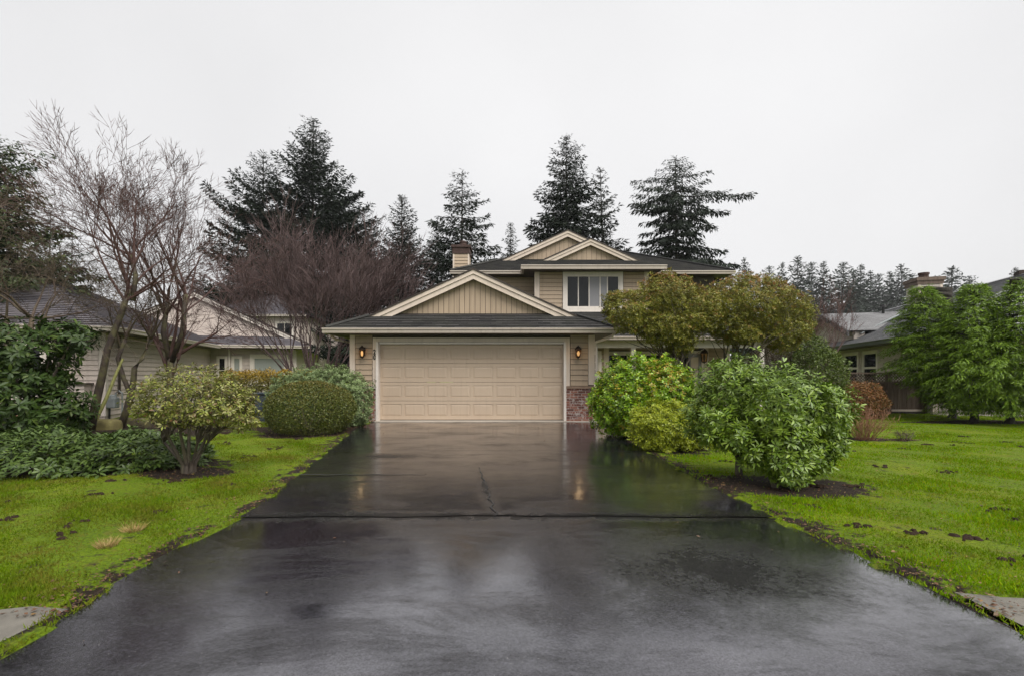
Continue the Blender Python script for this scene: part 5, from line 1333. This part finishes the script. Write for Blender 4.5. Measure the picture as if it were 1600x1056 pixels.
# ------------------------------------------------------------------ conifers
def conifer_data(H, Rb, seed, nb=170, t0=0.12, prof=0.85, droop=0.25, upt=0.35, spray=(0.40, 0.11), step=0.22, irregular=0.22, lean=0.0, flat_top=0.0, side=0.45, hang=0.5, tb=0.012, lift=0.75):
    rng = np.random.default_rng(seed)
    tm = MB(); n = 8
    pts = [(lean * H * (i / n) ** 1.5, 0.02 * H * math.sin(i) * 0.2, H * i / n * (1 if i < n else 1)) for i in range(n + 1)]
    tm.tube(pts, [tb * H * (1 - 0.97 * i / n) + 0.01 for i in range(n + 1)], 7)
    P = []; D = []; N = []; Ls = []
    tiers = max(8, nb // 6); tn = 1 + irregular * rng.normal(size=tiers + 1)
    for k in range(nb):
        ti = k * tiers // nb
        t = t0 + (1 - t0) * ((ti + 0.5 + rng.uniform(-0.22, 0.22)) / tiers) ** 0.92
        z = t * H; az = k * 2.39996 + rng.uniform(-0.4, 0.4)
        L = Rb * ((1 - t) ** prof * (1 - flat_top) + flat_top * math.sqrt(max(0.0, 1 - ((t - 0.45) / 0.56) ** 2)))
        L = max(L * max(0.35, tn[ti]) * (1 + 0.22 * rng.normal()), 0.10) + 0.06
        fs = 0.5 + 0.5 * min(1.0, (1 - t) / 0.28)
        o = np.array([lean * H * t ** 1.5, 0, z]); h = np.array([math.cos(az), math.sin(az), 0])
        el0 = 0.05 + lift * t ** 2 - droop * (1 - t)
        m = max(2, int(L / step)); s = np.linspace(0.12, 1, m)
        up = el0 * s * L - droop * L * 0.9 * s ** 1.6 * (1 - 0.4 * t) + upt * L * 0.5 * s ** 3
        B = o + h * (s * L)[:, None] + np.array([0, 0, 1]) * up[:, None]
        tm.tube([o, B[m // 2], B[-1]], [0.012 * H ** 0.5 * (L / Rb) ** .5 + .006, 0.012, 0.005], 3, cap=False)
        dirb = unit(np.gradient(B, axis=0)) if m > 2 else np.repeat(unit((B[-1] - B[0])[None]), m, 0)
        sd = np.array([-h[1], h[0], 0])
        for sg in (-1, 0, 1):
            l2 = (side * (1 - 0.75 * s) * L * 0.75 + 0.12) if sg else np.full(m, 0.2)
            q = max(1, int(np.max(l2) / (step * 0.75)) + 1)
            for j in range(q):
                f = (j + rng.random(m)) / q
                keep = rng.random(m) < 0.9
                dd = unit(dirb * 0.75 + sg * sd * 0.8 + np.array([0, 0, -0.12]))
                p = B + dd * (l2 * f)[:, None] * (1 if sg else 0) + rng.normal(size=(m, 3)) * 0.05
                sp = unit(dd + rng.normal(size=(m, 3)) * 0.35 + np.array([0, 0, -hang * 0.6]))
                P.append(p[keep]); D.append(sp[keep]); N.append(unit(np.array([0, 0, 1]) + rng.normal(size=(m, 3)) * 0.55)[keep]); Ls.append(fs * rng.uniform(0.7, 1.3, m)[keep])
    # leader
    zz = np.linspace(0.93, 1.0, 14) * H
    P.append(np.stack([lean * zz, 0 * zz, zz], 1)); a = rng.uniform(0, 6.28, 14); D.append(unit(np.stack([np.cos(a), np.sin(a), 1.6 + 0 * a], 1))); N.append(rdir(rng, 14)); Ls.append(np.full(14, 0.55))
    P, D, N, Ls = map(np.concatenate, (P, D, N, Ls))
    return tm, P, D, N, Ls * spray[0], Ls * spray[1]

def conifer(name, label, px, Y, top_py, half_px, seed, mat=None, group=None, **kw):
    H = PZ(top_py, Y); Rb = half_px * Y / F_PX
    tm, P, D, N, L, Wd = conifer_data(H, Rb, seed, **kw)
    T = thing(name, label, 'tree', (PX(px, Y), Y, 0), group=group)
    tm.build('trunk', MT['bark_dark'], T, True)
    V, F, k = leaf_arrays(P, D, N, L, Wd, 'quad')
    link('crown', mesh_np('crown', V, F), mat or MT['fir'], T, True)
    return T
GB = 'tall conifers behind the houses'
conifer('fir_tree', 'tallest dark fir behind the purple bare tree left of the house', 489, 42, 188, 140, 71, group=GB, nb=260, prof=0.85, droop=0.22, upt=0.5, irregular=0.22, spray=(0.40, 0.11))
conifer('fir_tree', 'dark fir leaning against the left side of the tallest fir', 411, 44, 242, 100, 72, group=GB, nb=190, prof=0.75, droop=0.2, upt=0.5, irregular=0.25, spray=(0.40, 0.11))
conifer('fir_tree', 'dark fir low at the right side of the tallest fir above the purple tree', 558, 46, 330, 100, 73, group=GB, nb=200, prof=0.7, irregular=0.4, spray=(0.40, 0.11))
conifer('fir_tree', 'narrow pointed fir left of the chimney', 628, 44, 307, 64, 74, group=GB, nb=230, prof=0.8, droop=0.2, irregular=0.15, spray=(0.40, 0.11))
conifer('fir_tree', 'low dark fir between the pointed fir and the chimney', 684, 48, 358, 60, 75, group=GB, nb=200, prof=0.7, irregular=0.3, spray=(0.40, 0.11))
conifer('fir_tree', 'thin open fir rising directly behind the brown chimney', 722, 40, 268, 56, 76, group=GB, nb=150, lift=0.3, prof=0.55, droop=0.35, irregular=0.25, spray=(0.40, 0.11), side=0.35, flat_top=0.25)
conifer('fir_tree', 'small young fir between the chimney and the upper gable', 798, 55, 350, 40, 77, group=GB, nb=170, prof=0.8, irregular=0.2, spray=(0.40, 0.11), t0=0.3)
conifer('fir_tree', 'tall dense fir rising above the upper gable peak', 885, 40, 214, 92, 78, group=GB, nb=270, lift=0.4, prof=0.72, droop=0.36, irregular=0.22, spray=(0.40, 0.11))
conifer('fir_tree', 'slim leaning fir right of the tall fir above the gable', 945, 43, 264, 46, 79, group=GB, nb=170, prof=0.7, droop=0.15, irregular=0.25, spray=(0.40, 0.11), lean=-0.02)
conifer('fir_tree', 'broad drooping fir with flat ragged top right of the gables', 1056, 38, 246, 92, 80, group=GB, nb=190, lift=0.15, prof=0.5, droop=0.42, upt=0.25, irregular=0.30, spray=(0.40, 0.11), flat_top=0.25, side=0.35, hang=0.9)
conifer('fir_tree', 'faint conifer seen through the branches of the leaning bare tree', 78, 48, 330, 36, 81, group=GB, nb=110, prof=0.7, spray=(0.40, 0.11))
conifer('fir_tree', 'faint conifer lower right of another through the left bare branches', 112, 52, 355, 30, 82, group=GB, nb=100, prof=0.7, spray=(0.40, 0.11))
conifer('fir_tree', 'dark conifer behind the bare vase-shaped tree left of the firs', 372, 50, 330, 40, 83, group=GB, nb=100, prof=0.6, spray=(0.40, 0.11))
conifer('hemlock_tree', 'drooping green hemlock at the left edge of the picture', -35, 14.5, 215, 120, 84, mat=MT['hemlock'], nb=330, prof=0.45, droop=0.4, irregular=0.2, spray=(0.19, 0.065), step=0.15, hang=1.0, t0=0.18)

# far hazy row beyond the right house
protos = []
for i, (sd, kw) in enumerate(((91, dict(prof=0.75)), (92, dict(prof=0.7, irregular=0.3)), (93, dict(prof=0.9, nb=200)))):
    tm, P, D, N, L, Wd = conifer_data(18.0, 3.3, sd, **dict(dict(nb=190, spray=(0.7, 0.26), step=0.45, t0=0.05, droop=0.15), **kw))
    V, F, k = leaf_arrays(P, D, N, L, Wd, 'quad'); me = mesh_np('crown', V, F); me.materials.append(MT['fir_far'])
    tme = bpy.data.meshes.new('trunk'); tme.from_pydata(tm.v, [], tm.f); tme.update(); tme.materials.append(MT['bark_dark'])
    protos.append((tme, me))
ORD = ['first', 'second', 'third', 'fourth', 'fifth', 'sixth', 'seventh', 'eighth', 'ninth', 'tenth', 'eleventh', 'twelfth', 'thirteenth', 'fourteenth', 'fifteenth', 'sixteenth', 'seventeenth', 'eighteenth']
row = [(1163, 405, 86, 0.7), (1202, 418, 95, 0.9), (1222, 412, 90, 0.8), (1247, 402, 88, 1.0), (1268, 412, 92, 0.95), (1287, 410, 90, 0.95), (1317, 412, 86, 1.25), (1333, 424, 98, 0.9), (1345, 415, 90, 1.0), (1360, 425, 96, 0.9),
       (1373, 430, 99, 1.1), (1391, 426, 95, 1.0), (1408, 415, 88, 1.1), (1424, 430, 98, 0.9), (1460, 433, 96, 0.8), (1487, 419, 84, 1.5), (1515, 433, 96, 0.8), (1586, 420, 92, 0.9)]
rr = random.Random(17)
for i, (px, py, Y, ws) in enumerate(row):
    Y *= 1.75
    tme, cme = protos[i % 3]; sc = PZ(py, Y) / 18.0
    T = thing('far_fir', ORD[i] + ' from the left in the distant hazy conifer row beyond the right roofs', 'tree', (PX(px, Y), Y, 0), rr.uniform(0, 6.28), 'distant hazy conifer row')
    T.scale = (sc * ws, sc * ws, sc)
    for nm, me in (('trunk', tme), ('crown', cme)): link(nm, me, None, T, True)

# cedars on the right lawn: soft, feathery, drooping sprays to near the ground
def cedar(label, px, Y, top_py, half_px, seed, t0=0.17, crown_dx=0.0, tap=0.6):
    H = PZ(top_py, Y); Rb = half_px * Y / F_PX
    rng = np.random.default_rng(seed)
    T = thing('cedar_tree', label, 'tree', (PX(px, Y), Y, 0), group='feathery cedars on the right lawn')
    tm = MB(); tm.tube([(0, 0, -0.05), (0.01, 0, 0.12), (0.02, 0, 0.7), (0.0, 0, H * 0.9)], [0.14, 0.085, 0.07, 0.02], 8)
    P = []; D = []; N = []; nb = 430
    for k in range(nb):
        t = t0 + (1 - t0) * ((k + rng.random()) / nb)
        z = t * H; az = k * 2.39996 + rng.uniform(-.5, .5)
        prof = min(1.0, (1 - t) ** 0.95 * 1.5) * (tap + (1 - tap) * min(1, (t - t0) / 0.3)) * (1 + 0.12 * math.sin(5 * az + 9 * t))
        L = Rb * prof * rng.uniform(0.62, 1.12) + 0.10
        h = np.array([math.cos(az), math.sin(az), 0]); sd = np.array([-h[1], h[0], 0])
        m = max(3, int(L / 0.09)); s = np.linspace(0.25, 1, m)
        B = np.array([crown_dx * t, 0, z]) + h * (s * L)[:, None] + np.array([0, 0, 1]) * (0.55 * s * L * (0.3 + t) - 0.42 * L * s ** 2)[:, None]
        if k % 3 == 0: tm.tube([(0, 0, z), B[m // 2], B[-1]], [0.022, 0.014, 0.004], 3, cap=False)
        for sg in (-1, 1):
            l2 = 0.24 * (1.1 - 0.6 * s)
            for j in range(6):
                f = (j + rng.random(m)) / 6
                dd = unit(h * 0.8 + sg * sd * 0.7 + np.array([0, 0, -0.25]))
                p = B + dd * (l2 * f)[:, None] + rng.normal(size=(m, 3)) * 0.025
                keep = rng.random(m) < 0.35 + 0.65 * s
                P.append(p[keep]); D.append(unit(dd + rng.normal(size=(m, 3)) * 0.35 + np.array([0, 0, -0.75 + 0.7 * t]))[keep]); N.append(unit(h * 0.5 + np.array([0, 0, 0.8]) + rng.normal(size=(m, 3)) * 0.45)[keep])
    P, D, N = map(np.concatenate, (P, D, N)); sz = rng.uniform(0.7, 1.3, len(P))
    tm.build('trunk', MT['bark_dark'], T, True)
    V, F, k = leaf_arrays(P, D, N, 0.105 * sz, 0.017 * sz, 'quad'); link('crown', mesh_np('crown', V, F), MT['cedar'], T, True)
cedar('leftmost feathery cedar on the right lawn overlapping the fence', 1488, 13.9, 450, 76, 101, 0.13, -0.9, 0.2)
cedar('second feathery cedar with a thick dark trunk on the right lawn', 1522, 12.7, 446, 70, 102, 0.10)
cedar('rightmost feathery cedar cut by the right edge of the picture', 1578, 12.2, 436, 82, 103, 0.11, 0.35)

# ------------------------------------------------------------------ lawn grass, litter, tufts
def lawn():
    rng = np.random.default_rng(5)
    n = 900000
    # more blades close to the camera
    Y = 2.0 + (16.5 - 2.0) * rng.random(n) ** 1.9
    half = 1.12 * Y + 0.8
    X = rng.uniform(-1, 1, n) * half
    el = edge_l(Y); er = edge_r(Y)
    ok = ((X < el + 0.015) | (X > er - 0.015)) & ~walk_mask(X, Y) & (X > -11) & (X < 15.5)
    ok &= ~((Y > 12.8) & (X > -4.5) & (X < 8.7))
    s = soil_at(X, Y)
    cl = np.sin(X * 3.1 + 1.3 * np.sin(Y * 2.2)) + np.sin(Y * 4.7 + 1.7 * np.sin(X * 1.9)) + 0.7 * np.sin(X * 9.0 + Y * 7.0)
    ok &= rng.random(n) > np.clip(s * 1.15, 0, 0.985)
    pt = np.sin(X * 5.3 + 2.1 * np.sin(Y * 3.7)) * np.sin(Y * 6.1 + 1.9 * np.sin(X * 4.1)) + 0.5 * np.sin(X * 17 + Y * 11) * np.sin(Y * 19 - X * 7)
    ok &= rng.random(n) < np.where(pt > 0.95, 0.12, np.clip(0.55 + 0.22 * cl, 0.12, 1))
    X, Y, cl = X[ok], Y[ok], cl[ok]; m = len(X)
    P = np.stack([X, Y, ground_z(X, Y) - 0.004], 1)
    P[:, 2] = np.maximum(P[:, 2], 0.004)
    h = rng.uniform(0.013, 0.032, m) * (1 + 0.25 * cl) * np.where(Y < 5, 1.15, 1.0)
    d = unit(np.stack([rng.normal(size=m) * 0.55, rng.normal(size=m) * 0.55, np.ones(m)], 1))
    nr = rdir(rng, m); w = 0.0045 + 0.0011 * Y
    V, F, k = leaf_arrays(P, d, nr, np.maximum(h, 0.012), w, 'tri')
    o = link('grass', mesh_np('grass', V, F), MT['grass']); tag(o, 'short wet green grass on both lawns beside the driveway', 'grass', kind='stuff')
lawn()
def litter():
    rng = np.random.default_rng(6); pts = []
    for bx, by, rx, ry in BEDS[:12]:
        k = 260; a = rng.uniform(0, 6.28, k); q = np.sqrt(rng.random(k)) * 1.15
        pts.append(np.stack([bx + rx * q * np.cos(a), by + ry * q * np.sin(a)], 1))
    Y = 2.5 + 9 * rng.random(900) ** 1.5
    pts.append(np.stack([edge_l(Y) - np.abs(rng.normal(size=900)) * 0.16, Y], 1)); pts.append(np.stack([edge_r(Y) + np.abs(rng.normal(size=900)) * 0.16, Y], 1))
    Y = rng.uniform(2.8, 11, 700); pts.append(np.stack([np.where(rng.random(700) < .5, edge_l(Y) - rng.random(700) * 4, edge_r(Y) + rng.random(700) * 5), Y], 1))
    p = np.concatenate(pts); ok = ~((p[:, 0] > edge_l(p[:, 1])) & (p[:, 0] < edge_r(p[:, 1]))); p = p[ok]
    k = len(p); Y = rng.uniform(2.2, 11.5, 70); sd_ = rng.random(70) ** 0.45 * np.where(rng.random(70) < .5, -1, 1); mid_ = (edge_l(Y) + edge_r(Y)) / 2; hw_ = (edge_r(Y) - edge_l(Y)) / 2
    p = np.concatenate([p, np.stack([mid_ + sd_ * hw_ * 0.98, Y], 1)]); n = len(p)
    z = np.maximum(ground_z(p[:, 0], p[:, 1]), 0.004) + rng.uniform(0.006, 0.02, n)
    z[k:] = 0.018
    P = np.stack([p[:, 0], p[:, 1], z], 1); a = rng.uniform(0, 6.28, n)
    d = np.stack([np.cos(a), np.sin(a), rng.normal(size=n) * 0.2], 1); nr = unit(np.stack([rng.normal(size=n) * .4, rng.normal(size=n) * .4, np.ones(n)], 1))
    sz = rng.uniform(0.012, 0.036, n)
    o = leaf_obj('fallen_leaves', MT['litter'], None, P, d, nr, sz, sz * 0.5); tag(o, 'brown fallen leaves and bark bits in the beds and along the driveway edges', 'leaf litter', kind='stuff')
litter()
def casts():
    rng = np.random.default_rng(77); V = []; F = []
    for c in range(110):
        Y = 2.9 + 8.5 * rng.random() ** 1.2
        X = (edge_l(Y) - 0.1 - rng.random() * 4.5) if rng.random() < 0.5 else (edge_r(Y) + 0.1 + rng.random() * 7)
        for q in range(rng.integers(3, 12)):
            x, y = float(X + rng.normal() * 0.06), float(Y + rng.normal() * 0.04)
            if walk_mask(np.array([x]), np.array([y]))[0]: continue
            z = max(float(ground_z(x, y)), 0.0) + 0.010; r = rng.uniform(0.006, 0.03); k = 8; b = len(V)
            V.append((x, y, z + 0.009))
            for ring, hh in ((0.55, 0.007), (1.0, -0.008)):
                for j in range(k):
                    a = 6.283 * j / k; rr_ = r * ring * rng.uniform(0.6, 1.3); V.append((x + 1.4 * rr_ * math.cos(a), y + rr_ * math.sin(a), z + hh + rng.uniform(-.004, .005)))
            for j in range(k):
                n_ = (j + 1) % k; F.append((b, b + 1 + j, b + 1 + n_)); F.append((b + 1 + j, b + 9 + j, b + 9 + n_)); F.append((b + 1 + j, b + 9 + n_, b + 1 + n_))
    o = link('worm_casts', mesh_np('worm_casts', V, F), surf('mud', (0.016, 0.010, 0.007), (0.035, 0.022, 0.014), 30, 0.85, bump=0.6, bscale=80, spec=0.1)); tag(o, 'small dark mud casts scattered over both lawns', 'mud', kind='stuff')
casts()
def tuft(label, px, py, seed):
    rng = np.random.default_rng(seed); Y = GY(py); x = PX(px, Y); n = 240
    a = rng.uniform(0, 6.28, n); q = rng.random(n) ** .7 * 0.06
    P = np.stack([x + q * np.cos(a), Y + q * np.sin(a), np.full(n, 0.008)], 1)
    d = np.stack([np.cos(a) * rng.uniform(.2, 1.4, n), np.sin(a) * rng.uniform(.2, 1.4, n), np.ones(n)], 1)
    V, F, k = leaf_arrays(P, d, rdir(rng, n), rng.uniform(0.03, 0.10, n), 0.004, 'tri')
    o = link('grass_tuft', mesh_np('grass_tuft', V, F), MT['straw']); tag(o, label, 'grass tuft', 'straw-coloured tufts on the left lawn')
tuft('straw-coloured grass tuft on the left lawn, the one nearer the driveway', 208, 832, 7)
tuft('straw-coloured grass tuft on the left lawn, the one farther from the driveway', 167, 856, 8)

# ------------------------------------------------------------------ damp air
def haze():
    t = Nt('damp_air')
    v = t.n('ShaderNodeVolumePrincipled', None, Color=(0.93, 0.95, 0.97, 1), Density=0.0003); v.inputs['Anisotropy'].default_value = 0.2
    t.t.links.new(v.outputs[0], t.out.inputs['Volume'])
    o = MB().box(-310, 310, -310, 310, -1.1, 44.0).build('haze', t.m); o['kind'] = 'stuff'; o['label'] = 'thin grey damp air over the whole place'
haze()
